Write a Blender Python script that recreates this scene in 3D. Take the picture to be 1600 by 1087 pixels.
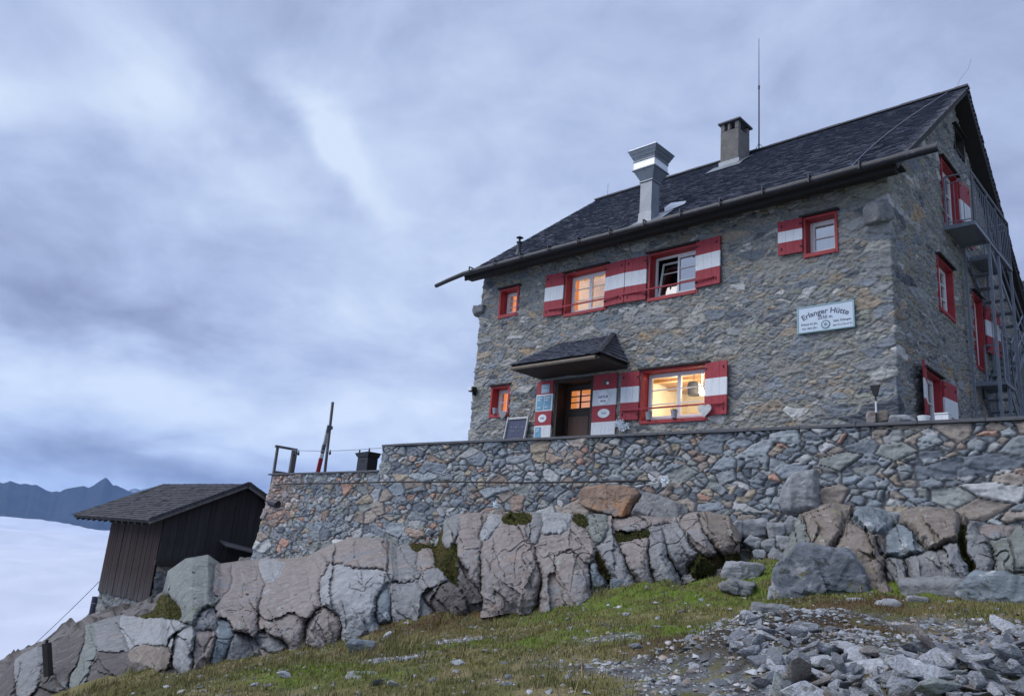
import bpy, bmesh, math, random
import numpy as np
from math import radians, sin, cos, pi

# ------------------------------------------------------------------ camera
YAW, PITCH, ROLL, FPX = radians(-44.314), radians(14.724), radians(4.737), 1225.0
sc = bpy.context.scene
for o in list(bpy.data.objects): bpy.data.objects.remove(o)
COL = sc.collection
def _cam_axes():
    f = np.array([sin(YAW)*cos(PITCH), cos(YAW)*cos(PITCH), sin(PITCH)])
    r = np.array([cos(YAW), -sin(YAW), 0.0]); u = np.cross(r, f)
    r2 = cos(ROLL)*r + sin(ROLL)*u; u2 = -sin(ROLL)*r + cos(ROLL)*u
    return r2, u2, f
CR, CU, CF = _cam_axes()
cd = bpy.data.cameras.new('camera'); cam = bpy.data.objects.new('camera', cd); COL.objects.link(cam)
cd.sensor_width = 36; cd.lens = FPX/1600*36; cd.clip_start = .05; cd.clip_end = 60000
from mathutils import Matrix, Vector, Euler
cam.matrix_world = Matrix([[CR[0], CU[0], -CF[0], 0], [CR[1], CU[1], -CF[1], 0], [CR[2], CU[2], -CF[2], 0], [0, 0, 0, 1]])
sc.camera = cam
def ray(x, y):
    return CR*(x-800)/FPX - CU*(y-543.5)/FPX + CF
def atY(x, y, Y): r = ray(x, y); return r*Y/r[1]
def atX(x, y, X): r = ray(x, y); return r*X/r[0]
def atD(x, y, d): r = ray(x, y); return r*d/math.hypot(r[0], r[1])

# ------------------------------------------------------------------ view, sun, sky
sc.view_settings.view_transform = 'Standard'; sc.view_settings.look = 'None'
sc.view_settings.exposure = 0.92; sc.view_settings.gamma = 1.0
sc.cycles.use_denoising = True
sc.cycles.max_bounces = 8; sc.cycles.volume_bounces = 1
SUN_EL, SUN_AZ = radians(48), radians(-142)      # azimuth measured from +Y towards +X
sd = bpy.data.lights.new('sun', 'SUN'); so = bpy.data.objects.new('sun', sd); COL.objects.link(so)
sd.energy = 1.35; sd.angle = radians(50); sd.color = (1.0, .95, .92)
sdir = Vector((sin(SUN_AZ)*cos(SUN_EL), cos(SUN_AZ)*cos(SUN_EL), sin(SUN_EL)))
so.rotation_euler = sdir.to_track_quat('Z', 'Y').to_euler()

def s2l(*c):
    return tuple(((v/255)/12.92 if v/255 <= .04045 else ((v/255+.055)/1.055)**2.4) for v in c)

world = bpy.data.worlds.new("World"); sc.world = world; world.use_nodes = True
def build_world():
    nt = world.node_tree; N = nt.nodes; L = nt.links
    N.clear()
    def math_(op, a, b=None, c=None):
        n = N.new('ShaderNodeMath'); n.operation = op
        for i, v in enumerate((a, b, c)):
            if v is None: continue
            if isinstance(v, (int, float)): n.inputs[i].default_value = v
            else: L.new(v, n.inputs[i])
        return n.outputs[0]
    tc = N.new('ShaderNodeTexCoord'); sep = N.new('ShaderNodeSeparateXYZ'); L.new(tc.outputs['Generated'], sep.inputs[0])
    x, y, z = sep.outputs
    zz = math_('MAXIMUM', z, 0.0)
    h = math_('ADD', zz, 0.26)
    px = math_('DIVIDE', x, h); py = math_('DIVIDE', y, h)
    comb = N.new('ShaderNodeCombineXYZ'); L.new(px, comb.inputs[0]); L.new(py, comb.inputs[1])
    def noise(vec, scale, detail, rough, dist=0.0, off=0.0, lac=2.0):
        m = N.new('ShaderNodeMapping'); L.new(vec, m.inputs[0]); m.inputs['Location'].default_value = (off, off*1.7, off*.6)
        n = N.new('ShaderNodeTexNoise'); n.inputs['Scale'].default_value = scale; n.inputs['Detail'].default_value = detail
        n.inputs['Roughness'].default_value = rough; n.inputs['Distortion'].default_value = dist; n.inputs['Lacunarity'].default_value = lac
        L.new(m.outputs[0], n.inputs['Vector']); return n
    n1 = noise(comb.outputs[0], 1.0, 6, .52, .3, 3.1).outputs['Fac']
    n2 = noise(comb.outputs[0], 3.0, 7, .55, .5, 9.4).outputs['Fac']
    w1 = noise(tc.outputs['Generated'], 3.2, 5, .55, 0, 1.0).outputs['Fac']
    w2 = noise(tc.outputs['Generated'], 3.2, 5, .55, 0, 7.0).outputs['Fac']
    az = math_('ARCTAN2', x, y); el = math_('ARCSINE', z)
    azw = math_('ADD', az, math_('MULTIPLY', math_('SUBTRACT', w1, .5), .28))
    elw = math_('ADD', el, math_('MULTIPLY', math_('SUBTRACT', w2, .5), .20))
    # broad bright breaks and dark banks of the overcast, by direction (pixel centre, half sizes in px, tilt, weight)
    blobs = [((30, 120), 90, 50, 20, .42), ((250, 140), 110, 45, 35, .75), ((500, 235), 100, 26, 42, .9),
             ((560, 450), 200, 110, 0, .40), ((60, 560), 190, 60, 5, .35), ((380, 620), 260, 60, 5, .34),
             ((620, 660), 120, 70, 0, .3), ((120, 735), 180, 13, 5, .5), ((350, 400), 170, 60, 10, -.15), ((700, 120), 200, 80, 0, .22),
             ((430, 250), 100, 38, 25, -.65), ((150, 260), 120, 60, 15, -.3), ((520, 60), 300, 60, 5, -.25), ((60, 20), 200, 50, 0, -.35),
             ((150, 470), 240, 40, 12, -.38), ((150, 690), 300, 28, 6, -.62), ((420, 540), 200, 30, 10, -.25),
             ((1300, 250), 500, 330, 0, -.12), ((1580, 350), 160, 300, 0, -.25)]
    tot = math_('ADD', math_('MULTIPLY', math_('SUBTRACT', n1, .5), .8), math_('MULTIPLY', math_('SUBTRACT', n2, .5), .95))
    n3 = noise(comb.outputs[0], 8.0, 6, .6, .4, 5.2).outputs['Fac']; tot = math_('ADD', tot, math_('MULTIPLY', math_('SUBTRACT', n3, .5), .35))
    tot = math_('ADD', tot, .56)
    for (cx, cy), sx, sy, tilt, w in blobs:
        r = ray(cx, cy); r = r/np.linalg.norm(r)
        a0, e0 = math.atan2(r[0], r[1]), math.asin(r[2])
        t = radians(-(tilt-4.7)); k = 1.0/FPX
        da = math_('MULTIPLY', math_('SUBTRACT', azw, a0), cos(e0)); de = math_('SUBTRACT', elw, e0)
        u = math_('ADD', math_('MULTIPLY', da, cos(t)/(sx*k*1.25)), math_('MULTIPLY', de, sin(t)/(sx*k*1.25)))
        v = math_('ADD', math_('MULTIPLY', da, -sin(t)/(sy*k*1.25)), math_('MULTIPLY', de, cos(t)/(sy*k*1.25)))
        g = math_('EXPONENT', math_('MULTIPLY', math_('ADD', math_('MULTIPLY', u, u), math_('MULTIPLY', v, v)), -1.0))
        tot = math_('ADD', tot, math_('MULTIPLY', g, w*.62))
    ramp = N.new('ShaderNodeValToRGB'); L.new(tot, ramp.inputs[0])
    cr = ramp.color_ramp
    stops = [(0.0, s2l(96, 105, 132)), (.3, s2l(120, 130, 157)), (.5, s2l(134, 146, 173)), (.75, s2l(150, 162, 185)), (1.0, s2l(165, 176, 193))]
    while len(cr.elements) < len(stops): cr.elements.new(.5)
    for e, (p, c) in zip(cr.elements, stops): e.position = p; e.color = (*c, 1)
    sky = N.new('ShaderNodeTexSky'); sky.sky_type = 'NISHITA'; sky.sun_disc = False
    sky.sun_elevation = SUN_EL; sky.sun_rotation = SUN_AZ; sky.altitude = 2500
    b1 = N.new('ShaderNodeBackground'); L.new(sky.outputs[0], b1.inputs[0]); b1.inputs[1].default_value = .06
    b2 = N.new('ShaderNodeBackground'); L.new(ramp.outputs[0], b2.inputs[0]); b2.inputs[1].default_value = 1.0
    mx = N.new('ShaderNodeMixShader'); mx.inputs[0].default_value = .94
    L.new(b1.outputs[0], mx.inputs[1]); L.new(b2.outputs[0], mx.inputs[2])
    out = N.new('ShaderNodeOutputWorld'); L.new(mx.outputs[0], out.inputs[0])
build_world()

# ------------------------------------------------------------------ numpy noise
_rng = np.random.RandomState(7)
_perm = np.concatenate([_rng.permutation(256)]*3).astype(np.int64)
_grad = _rng.normal(size=(256, 3)); _grad /= np.linalg.norm(_grad, axis=1)[:, None]
def perlin(x, y, z=0.0, seed=0):
    x, y, z = np.broadcast_arrays(np.asarray(x, float)+seed*17.13, np.asarray(y, float)+seed*5.71, np.asarray(z, float)+seed*3.3)
    xi = np.floor(x).astype(np.int64); yi = np.floor(y).astype(np.int64); zi = np.floor(z).astype(np.int64)
    fx, fy, fz = x-xi, y-yi, z-zi
    u, v, w = (t*t*t*(t*(t*6-15)+10) for t in (fx, fy, fz))
    def g(i, j, k):
        hsh = _perm[_perm[_perm[(xi+i) & 255]+((yi+j) & 255)]+((zi+k) & 255)]
        gr = _grad[hsh]
        return gr[..., 0]*(fx-i)+gr[..., 1]*(fy-j)+gr[..., 2]*(fz-k)
    a = g(0, 0, 0)*(1-u)+g(1, 0, 0)*u; b = g(0, 1, 0)*(1-u)+g(1, 1, 0)*u
    c = g(0, 0, 1)*(1-u)+g(1, 0, 1)*u; d = g(0, 1, 1)*(1-u)+g(1, 1, 1)*u
    return ((a*(1-v)+b*v)*(1-w)+(c*(1-v)+d*v)*w)*1.6
def fbm(x, y, z=0.0, oct=4, seed=0, gain=.5):
    s = 0; a = 1; f = 1; t = 0
    for i in range(oct):
        s = s + a*perlin(x*f, y*f, np.asarray(z)*f, seed+i*3); t += a; a *= gain; f *= 2.03
    return s/t
def sstep(a, b, x):
    t = np.clip((x-a)/(b-a), 0, 1); return t*t*(3-2*t)
def facet(x, y, z, size, seed, stretch=(1, 1, 1)):
    """broken-rock facets: every cell of a jittered 3-D grid gets its own tilted plane."""
    p = np.stack(np.broadcast_arrays(x/size/stretch[0], y/size/stretch[1], z/size/stretch[2]), -1); c = np.floor(p); best = np.full(p.shape[:-1], 1e9); out = np.zeros(p.shape[:-1])
    for a in (-1, 0, 1):
        for b in (-1, 0, 1):
            for d in (-1, 0, 1):
                q = c+np.array([a, b, d]); h = q[..., 0]*127.1+q[..., 1]*311.7+q[..., 2]*74.7+seed*13.7
                J = [np.sin(h+k*19.19)*43758.5453 for k in range(6)]; J = [v-np.floor(v) for v in J]
                r = [p[..., k]-(q[..., k]+.15+.7*J[k]) for k in range(3)]; dd = r[0]**2+r[1]**2+r[2]**2
                v = r[0]*(J[3]-.5)+r[1]*(J[4]-.5)+r[2]*(J[5]-.5)+(J[3]+J[4]-1)*.22
                m = dd < best; best = np.where(m, dd, best); out = np.where(m, v, out)
    return out*size
def hash01(i, j, s=0):
    v = np.sin(i*127.1+j*311.7+s*74.7)*43758.5453
    return v-np.floor(v)

# ------------------------------------------------------------------ materials
MATS = {}
def mat(name, color, rough=.8, metal=0.0, var=.12, vscale=6.0, bump=.0, bscale=30.0, attr=None, spec=.5, stretch=None, spots=None):
    if name in MATS: return MATS[name]
    m = bpy.data.materials.new(name); m.use_nodes = True; nt = m.node_tree; N = nt.nodes; L = nt.links
    b = N['Principled BSDF']; b.inputs['Roughness'].default_value = rough; b.inputs['Metallic'].default_value = metal
    b.inputs['Specular IOR Level'].default_value = spec
    tc = N.new('ShaderNodeTexCoord'); mp = N.new('ShaderNodeMapping'); L.new(tc.outputs['Object'], mp.inputs[0])
    if stretch: mp.inputs['Scale'].default_value = stretch
    n = N.new('ShaderNodeTexNoise'); n.inputs['Scale'].default_value = vscale; n.inputs['Detail'].default_value = 6; n.inputs['Roughness'].default_value = .65
    L.new(mp.outputs[0], n.inputs['Vector'])
    mr = N.new('ShaderNodeMapRange'); mr.inputs[1].default_value = .3; mr.inputs[2].default_value = .7
    mr.inputs[3].default_value = 1-var; mr.inputs[4].default_value = 1+var; L.new(n.outputs['Fac'], mr.inputs[0])
    sc_ = N.new('ShaderNodeVectorMath'); sc_.operation = 'SCALE'; L.new(mr.outputs[0], sc_.inputs['Scale'])
    if attr:
        at = N.new('ShaderNodeAttribute'); at.attribute_name = attr; L.new(at.outputs['Color'], sc_.inputs[0])
    else: sc_.inputs[0].default_value = color[:3]
    last = sc_.outputs[0]
    if spots:                                    # (colour, scale, threshold, softness): lichen, rust, stains
        for (c2, s2, th, sf) in spots:
            n2 = N.new('ShaderNodeTexNoise'); n2.inputs['Scale'].default_value = s2; n2.inputs['Detail'].default_value = 7; n2.inputs['Roughness'].default_value = .6
            L.new(mp.outputs[0], n2.inputs['Vector'])
            r2 = N.new('ShaderNodeMapRange'); r2.inputs[1].default_value = th; r2.inputs[2].default_value = th+sf; L.new(n2.outputs['Fac'], r2.inputs[0])
            mx = N.new('ShaderNodeMix'); mx.data_type = 'RGBA'; L.new(r2.outputs[0], mx.inputs['Factor'])
            L.new(last, mx.inputs['A']); mx.inputs['B'].default_value = (*c2, 1); last = mx.outputs['Result']
    L.new(last, b.inputs['Base Color'])
    if bump:
        nb = N.new('ShaderNodeTexNoise'); nb.inputs['Scale'].default_value = bscale; nb.inputs['Detail'].default_value = 8; nb.inputs['Roughness'].default_value = .6
        L.new(mp.outputs[0], nb.inputs['Vector'])
        bp = N.new('ShaderNodeBump'); bp.inputs['Strength'].default_value = 1; bp.inputs['Distance'].default_value = bump
        L.new(nb.outputs['Fac'], bp.inputs['Height']); L.new(bp.outputs[0], b.inputs['Normal'])
    MATS[name] = m; return m
def emit(name, color, strength):
    if name in MATS: return MATS[name]
    m = bpy.data.materials.new(name); m.use_nodes = True; b = m.node_tree.nodes['Principled BSDF']
    b.inputs['Base Color'].default_value = (*color, 1); b.inputs['Emission Color'].default_value = (*color, 1); b.inputs['Emission Strength'].default_value = strength
    MATS[name] = m; return m
def glass(name, refl, tint=(.9, .95, 1)):
    if name in MATS: return MATS[name]
    m = bpy.data.materials.new(name); m.use_nodes = True; nt = m.node_tree; N = nt.nodes; L = nt.links
    N.clear(); o = N.new('ShaderNodeOutputMaterial'); g = N.new('ShaderNodeBsdfGlossy'); g.inputs['Roughness'].default_value = .02
    t = N.new('ShaderNodeBsdfTransparent'); t.inputs[0].default_value = (*tint, 1); x = N.new('ShaderNodeMixShader')
    x.inputs[0].default_value = refl
    L.new(t.outputs[0], x.inputs[1]); L.new(g.outputs[0], x.inputs[2]); L.new(x.outputs[0], o.inputs[0])
    MATS[name] = m; return m

# ------------------------------------------------------------------ objects
def worldloc(o):
    v = Vector((0, 0, 0))
    while o: v = v+o.location; o = o.parent
    return v
def tag(o, label=None, cat=None, group=None, kind=None):
    if label: o['label'] = label
    if cat: o['category'] = cat
    if group: o['group'] = group
    if kind: o['kind'] = kind
    return o
def empty(name, loc, label, cat, group=None):
    o = bpy.data.objects.new(name, None); o.empty_display_size = .2; COL.objects.link(o); o.location = Vector([float(v) for v in loc])
    return tag(o, label, cat, group)
class MB:
    def __init__(s): s.v = []; s.f = []; s.m = []
    def add(s, V, F, mi=0):
        k = len(s.v); s.v.extend([tuple(map(float, p)) for p in V]); s.f.extend([tuple(i+k for i in f) for f in F]); s.m.extend([mi]*len(F)); return s
    def hexa(s, P, mi=0):      # 8 corners: bottom ring 0-3, top ring 4-7
        return s.add(P, [(3, 2, 1, 0), (4, 5, 6, 7), (0, 1, 5, 4), (1, 2, 6, 5), (2, 3, 7, 6), (3, 0, 4, 7)], mi)
    def box(s, x0, x1, y0, y1, z0, z1, mi=0):
        return s.hexa([(x0, y0, z0), (x1, y0, z0), (x1, y1, z0), (x0, y1, z0), (x0, y0, z1), (x1, y0, z1), (x1, y1, z1), (x0, y1, z1)], mi)
    def beam(s, a, b, w, h, mi=0, up=(0, 0, 1)):
        a = np.array(a, float); b = np.array(b, float); d = b-a; d /= np.linalg.norm(d); up = np.array(up, float)
        if abs(d@up) > .98: up = np.array([1.0, 0, 0])
        r = np.cross(d, up); r /= np.linalg.norm(r); u = np.cross(r, d)
        P = [p+sx*r*w/2+su*u*h/2 for p in (a, b) for sx, su in ((-1, -1), (1, -1), (1, 1), (-1, 1))]
        return s.hexa(P, mi)
    def tube(s, pts, r, n=8, mi=0, cap=True):
        pts = [np.array(p, float) for p in pts]; R = r if isinstance(r, (list, tuple)) else [r]*len(pts); V = []; F = []
        prev = None
        for i, p in enumerate(pts):
            d = pts[min(i+1, len(pts)-1)]-pts[max(i-1, 0)]; d = d/(np.linalg.norm(d)+1e-9)
            if prev is None:
                a = np.array([0, 0, 1.0]) if abs(d[2]) < .9 else np.array([1.0, 0, 0])
            else: a = prev
            u = a-d*(a@d); u /= np.linalg.norm(u); prev = u; w = np.cross(d, u)
            for k in range(n):
                t = 2*pi*k/n; V.append(p+R[i]*(cos(t)*u+sin(t)*w))
        for i in range(len(pts)-1):
            for k in range(n):
                F.append((i*n+k, i*n+(k+1) % n, (i+1)*n+(k+1) % n, (i+1)*n+k))
        if cap: F.append(tuple(range(n))[::-1]); F.append(tuple((len(pts)-1)*n+k for k in range(n)))
        return s.add(V, F, mi)
    def lathe(s, c, prof, n=20, mi=0):     # profile of (radius, z)
        V = [(c[0]+max(r, .0005)*cos(2*pi*k/n), c[1]+max(r, .0005)*sin(2*pi*k/n), c[2]+z) for r, z in prof for k in range(n)]; m = len(prof)
        F = [(i*n+k, i*n+(k+1) % n, (i+1)*n+(k+1) % n, (i+1)*n+k) for i in range(m-1) for k in range(n)]+[tuple(range(n))[::-1], tuple((m-1)*n+k for k in range(n))]
        return s.add(V, F, mi)
    def build(s, name, mats, parent=None, smooth=False, bevel=0, origin=None, col=None):
        V = np.array(s.v, float); return mesh(name, V, s.f, mats, parent, s.m, smooth, bevel, origin, col)
def mesh(name, V, F, mats, parent=None, mi=None, smooth=False, bevel=0, origin=None, col=None):
    V = np.asarray(V, float)
    if parent is not None: org = np.array(worldloc(parent))
    elif origin is not None: org = np.array(origin, float)
    else: org = np.array([(V[:, 0].min()+V[:, 0].max())/2, (V[:, 1].min()+V[:, 1].max())/2, V[:, 2].min()])
    me = bpy.data.meshes.new(name); L = V-org
    if isinstance(F, np.ndarray):
        k = F.shape[1]; me.vertices.add(len(L)); me.vertices.foreach_set('co', L.astype(np.float32).ravel())
        me.loops.add(F.size); me.loops.foreach_set('vertex_index', F.astype(np.int32).ravel())
        me.polygons.add(len(F)); me.polygons.foreach_set('loop_start', np.arange(0, F.size, k, dtype=np.int32))
        me.polygons.foreach_set('loop_total', np.full(len(F), k, dtype=np.int32)); me.update(calc_edges=True)
    else:
        me.from_pydata([tuple(p) for p in L], [], F)
        if mi and max(mi) > 0: me.polygons.foreach_set('material_index', mi)
    if smooth: me.polygons.foreach_set('use_smooth', [True]*len(me.polygons))
    if col is not None:
        a = me.color_attributes.new('Col', 'FLOAT_COLOR', 'POINT'); c4 = np.ones((len(L), 4), np.float32); c4[:, :3] = col; a.data.foreach_set('color', c4.ravel())
    for m_ in (mats if isinstance(mats, (list, tuple)) else [mats]): me.materials.append(m_)
    me.update()
    o = bpy.data.objects.new(name, me); COL.objects.link(o)
    if parent is not None: o.parent = parent
    else: o.location = Vector([float(v) for v in org])
    if bevel:
        b = o.modifiers.new('bevel', 'BEVEL'); b.width = bevel; b.segments = 2; b.limit_method = 'ANGLE'; b.angle_limit = radians(40)
    return o
def grid_faces(nu, nv, keep=None):
    i = np.arange((nu-1)*(nv-1)); a = (i // (nv-1))*nv+i % (nv-1)
    F = np.stack([a, a+nv, a+nv+1, a+1], 1)
    return F if keep is None else F[keep.ravel()]
def text_mesh(s, size, align='CENTER'):
    cu = bpy.data.curves.new('t', 'FONT'); cu.body = s; cu.size = size; cu.align_x = align; cu.resolution_u = 3; cu.offset = size*.022
    ob = bpy.data.objects.new('t', cu); COL.objects.link(ob); dg = bpy.context.evaluated_depsgraph_get(); dg.update()
    me = ob.evaluated_get(dg).to_mesh(); V = np.array([tuple(v.co) for v in me.vertices]) if len(me.vertices) else np.zeros((0, 3)); F = [tuple(p.vertices) for p in me.polygons]
    ob.evaluated_get(dg).to_mesh_clear(); bpy.data.objects.remove(ob); bpy.data.curves.remove(cu)
    return V, F
HAZE = 1.9e-5
# ================================================================== STRUCTURE
# ---- terrain as one height field through surveyed points
_ctrl = []
def C_(px, py, d): _ctrl.append(tuple(atD(px, py, d)))
for a in [(200,1087,9.5),(500,1087,7.6),(800,1087,6.4),(1100,1087,6.0),(1350,1087,5.8),(1600,1087,5.8),
          (350,1060,11.5),(560,1020,11),(800,1010,9.5),(1000,1000,8.8),(1200,990,8.6),(1400,985,8.6),(1600,985,8.8),
          (560,990,14.4),(650,968,14.2),(740,950,13.9),(850,945,12.9),(960,922,12.3),(1010,902,12.4),(1060,884,12.6),(1100,866,12.9),(1150,852,13.2),
          (1230,945,10.6),(1400,918,11.0),(1600,900,11.1),(300,1052,14.0),(130,1052,20),(60,1080,23),(430,1010,15.0)]: C_(*a)
for (x, y, yy) in [(450,895,11.7),(520,880,11.7),(600,868,11.7),(700,858,11.7),(800,848,11.8),(900,844,11.9),(1000,848,12.0),(1080,838,12.1),(1140,842,12.2),(1220,855,12.2),(1300,860,12.2),(1480,862,12.2),(1600,872,12.2)]:
    _ctrl.append(tuple(atY(x, y, yy)))
_ctrl += [(-29,10.2,-3.5),(-25.5,10.2,-2.7),(-23,10.3,-2.0),(-21.5,11.6,-.9),(-27,9.3,-3.4),(-29.5,9.2,-4.3),(-32.5,9,-5.9),(-36,9,-8.5),
          (0,0,-1.6),(3,-3,-1.5),(-4,-3,-1.9),(4,4,-1.25),(-3,3,-1.6),(6,10,-.1),(10,12,.3),(-8,0,-2.7),(-14,0,-4.8),(-20,2,-6.5),
          (-20,16,-1.2),(-10,16,1.2),(0,16,1.2),(8,16,1.5),(-15,25,.6),(0,28,1.5),(-28,16,-5),(-35,16,-10),(-24,20,-6),(-30,25,-13),(-30,2,-11)]
_ctrl = np.array(_ctrl)
def _tps_fit(P):
    n = len(P); d = np.hypot(P[:, None, 0]-P[None, :, 0], P[:, None, 1]-P[None, :, 1])
    K = np.where(d > 0, d*d*np.log(d+1e-12), 0)+np.eye(n)*.6
    A = np.zeros((n+3, n+3)); A[:n, :n] = K; A[:n, n] = 1; A[:n, n+1:] = P[:, :2]; A[n, :n] = 1; A[n+1:, :n] = P[:, :2].T
    return np.linalg.solve(A, np.concatenate([P[:, 2], np.zeros(3)]))
_w = _tps_fit(_ctrl)
def tz(x, y):
    x = np.asarray(x, float); y = np.asarray(y, float); s = _w[-3]+_w[-2]*x+_w[-1]*y
    for i, (a, b, c) in enumerate(_ctrl):
        d2 = (x-a)**2+(y-b)**2; s = s+_w[i]*.5*d2*np.log(d2+1e-12)
    d1 = np.maximum(0, -31-x); s = s-.10*d1**1.7
    d3 = np.maximum(0, -20-x)*np.maximum(0, y-15)*.05; s = s-d3
    d4 = np.maximum(0, -8-y); s = s-.0*d4
    return np.maximum(s, -60)
def pxy(px, py, d): p = atD(px, py, d); return p[0], p[1]
def blob(x, y, c, r, seed=0, soft=.5):
    dx = (x-c[0])/r[0]; dy = (y-c[1])/r[1]; t = np.sqrt(dx*dx+dy*dy)+.35*fbm(x*.9, y*.9, 0, 3, seed)
    return 1-sstep(1-soft, 1+soft, t)
# areas of the ground
PILE = [(pxy(1215,975,8.9),(.75,.7)), (pxy(1230,1040,7.3),(1.0,.8)), (pxy(1330,1060,6.7),(1.1,.65)), (pxy(1540,1050,6.7),(1.2,.8)), (pxy(1600,1010,7.6),(.8,.6)), (pxy(1430,1078,6.2),(.8,.35))]
GRAV = [(pxy(1450,980,8.9),(1.1,.40)), (pxy(1030,1064,6.8),(1.0,.30)), (pxy(1100,1085,6.2),(.7,.4)), (pxy(950,1000,9.1),(.45,.3)), (pxy(620,1030,9.6),(.5,.25)), (pxy(720,985,11.4),(.5,.25))]
MOSS = [(pxy(1090,925,11.6),(1.5,1.1)), (pxy(1170,885,12.8),(.9,.7)), (pxy(900,955,11.7),(1.2,.6)), (pxy(800,1005,9.6),(1.6,.5)), (pxy(1380,925,10.8),(1.3,.6)), (pxy(1040,985,9.4),(1.6,.5)), (pxy(500,1060,8.9),(1.2,.6))]
BRWN = [(pxy(1310,985,8.7),(.9,.45)), (pxy(1130,1030,7.4),(.9,.5)), (pxy(1320,955,10),(.9,.5)), (pxy(640,955,14),(1.6,.5)), (pxy(790,925,13.4),(.8,.5)), (pxy(1150,855,13.2),(.9,.5)), (pxy(960,870,13),(.6,.5))]
def area(x, y, L, seed):
    s = 0
    for i, (c, r) in enumerate(L): s = np.maximum(s, blob(x, y, c, r, seed+i))
    return s
def rockmask(x, y):
    dw = 12.58+.0414*x-y            # distance in front of the terrace wall
    lim = 2.3+.5*fbm(x*.8, y*.8, 0, 3, 88)+.06*np.maximum(0, -x-10)-1.3*sstep(-6.3, -5.4, x)
    return np.maximum(sstep(lim, lim-.5, dw)*sstep(-.7, -.3, dw), sstep(-20.0, -21.5, x))
def ground(x, y, fine=True):
    z = tz(x, y)
    rocky = sstep(-19.5, -23, x)
    z = z+.10*fbm(x*.55, y*.55, 0, 4, 2)
    z = z+.10*area(x, y, PILE, 40)+.10*area(x, y, BRWN, 70)*(.6+fbm(x*2, y*2, 0, 3, 44))+.07*area(x, y, MOSS, 60)*fbm(x*3, y*3, 0, 3, 45)
    if fine:
        rk = rockmask(x, y); z = z+rk*(-.22*sstep(-19.8, -19, x)+facet(x, y, z, .8, 3, (1, 1, .8))*.55+facet(x, y, z, .28, 4)*.5+.05*fbm(x*4, y*4, 0, 3, 15))
        z = z+.035*fbm(x*2.3, y*2.3, 0, 3, 5)+.018*fbm(x*9, y*9, 0, 2, 6)
        rg = 1-np.abs(fbm(x*.5+y*.2, y*.8, 0, 5, 12)); z = z+rocky*(rg-.8)*1.1+rocky*.12*fbm(x*3, y*3, 0, 4, 13)
    return z
def axis(a, b, lo, hi, fine, coarse):
    l = []; t = a
    while t < b: l.append(t); t += fine if lo <= t < hi else coarse
    return np.array(l)
gx = axis(-62, 26, -25, 3.5, .065, .4); gy = axis(-14, 60, 2.5, 13.4, .065, .4)
GX, GY = np.meshgrid(gx, gy, indexing='ij'); GZ = ground(GX, GY)
gn = np.gradient(GZ, gx, axis=0); gm = np.gradient(GZ, gy, axis=1); slope = np.hypot(gn, gm)
def ground_color(x, y, sl):
    n1 = fbm(x*1.3, y*1.3, 0, 4, 21); n2 = fbm(x*6, y*6, 0, 4, 22); n3 = fbm(x*2.6, y*2.6, 0, 4, 23)
    base = np.array([.098, .102, .036]); olive = np.array([.150, .138, .052]); straw = np.array([.22, .185, .105]); moss = np.array([.105, .155, .022])
    brown = np.array([.085, .056, .028]); grey = np.array([.15, .16, .175]); soil = np.array([.040, .036, .034]); rock = np.array([.17, .165, .165])
    def mx(a, b, t): return a*(1-t[..., None])+b*t[..., None]
    c = mx(base+0*x[..., None], olive, sstep(-.25, .25, n1)); c = mx(c, straw, sstep(-.05, .38, n2*.7+n3)*.85)
    c = mx(c, moss, np.clip(area(x, y, MOSS, 60)*sstep(-.35, .25, n3+.4*n2)+0*x, 0, 1))
    c = mx(c, brown, area(x, y, BRWN, 70)*sstep(-.4, .1, n3))
    g = np.clip(area(x, y, GRAV, 80)*sstep(-.3, .15, n2+n3*.5)*1.1, 0, 1); c = mx(c, mx(grey+0*x[..., None], soil, sstep(0, .35, n2)), g)
    c = mx(c, soil, area(x, y, PILE, 40)*.8)
    c = mx(c, mx(rock+0*x[..., None], soil, sstep(.15, .45, -n2+.2)), np.maximum(sstep(.95, 1.5, sl), rockmask(x, y)*sstep(-.35, 0, n3+.25)))
    return c
tcol = ground_color(GX, GY, slope)
m_ground = mat('ground', (1, 1, 1), .95, var=.35, vscale=38, bump=.03, bscale=26, attr='Col', spec=.2)
ter = mesh('terrain', np.stack([GX, GY, GZ], -1).reshape(-1, 3), grid_faces(len(gx), len(gy)), m_ground, smooth=True, origin=(0, 0, 0), col=tcol.reshape(-1, 3))
tag(ter, kind='structure')
def gz(x, y):      # surface height off the built grid
    i = np.clip(np.searchsorted(gx, x)-1, 0, len(gx)-2); j = np.clip(np.searchsorted(gy, y)-1, 0, len(gy)-2)
    u = (x-gx[i])/(gx[i+1]-gx[i]); v = (y-gy[j])/(gy[j+1]-gy[j])
    return GZ[i, j]*(1-u)*(1-v)+GZ[i+1, j]*u*(1-v)+GZ[i, j+1]*(1-u)*v+GZ[i+1, j+1]*u*v
def hit(px, py, d0=4.0, d1=30.0):
    r = ray(px, py); r = r/math.hypot(r[0], r[1])
    for d in np.arange(d0, d1, .05):
        p = r*d
        if p[2] <= gz(p[0], p[1]): return p, d
    return None, None

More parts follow.
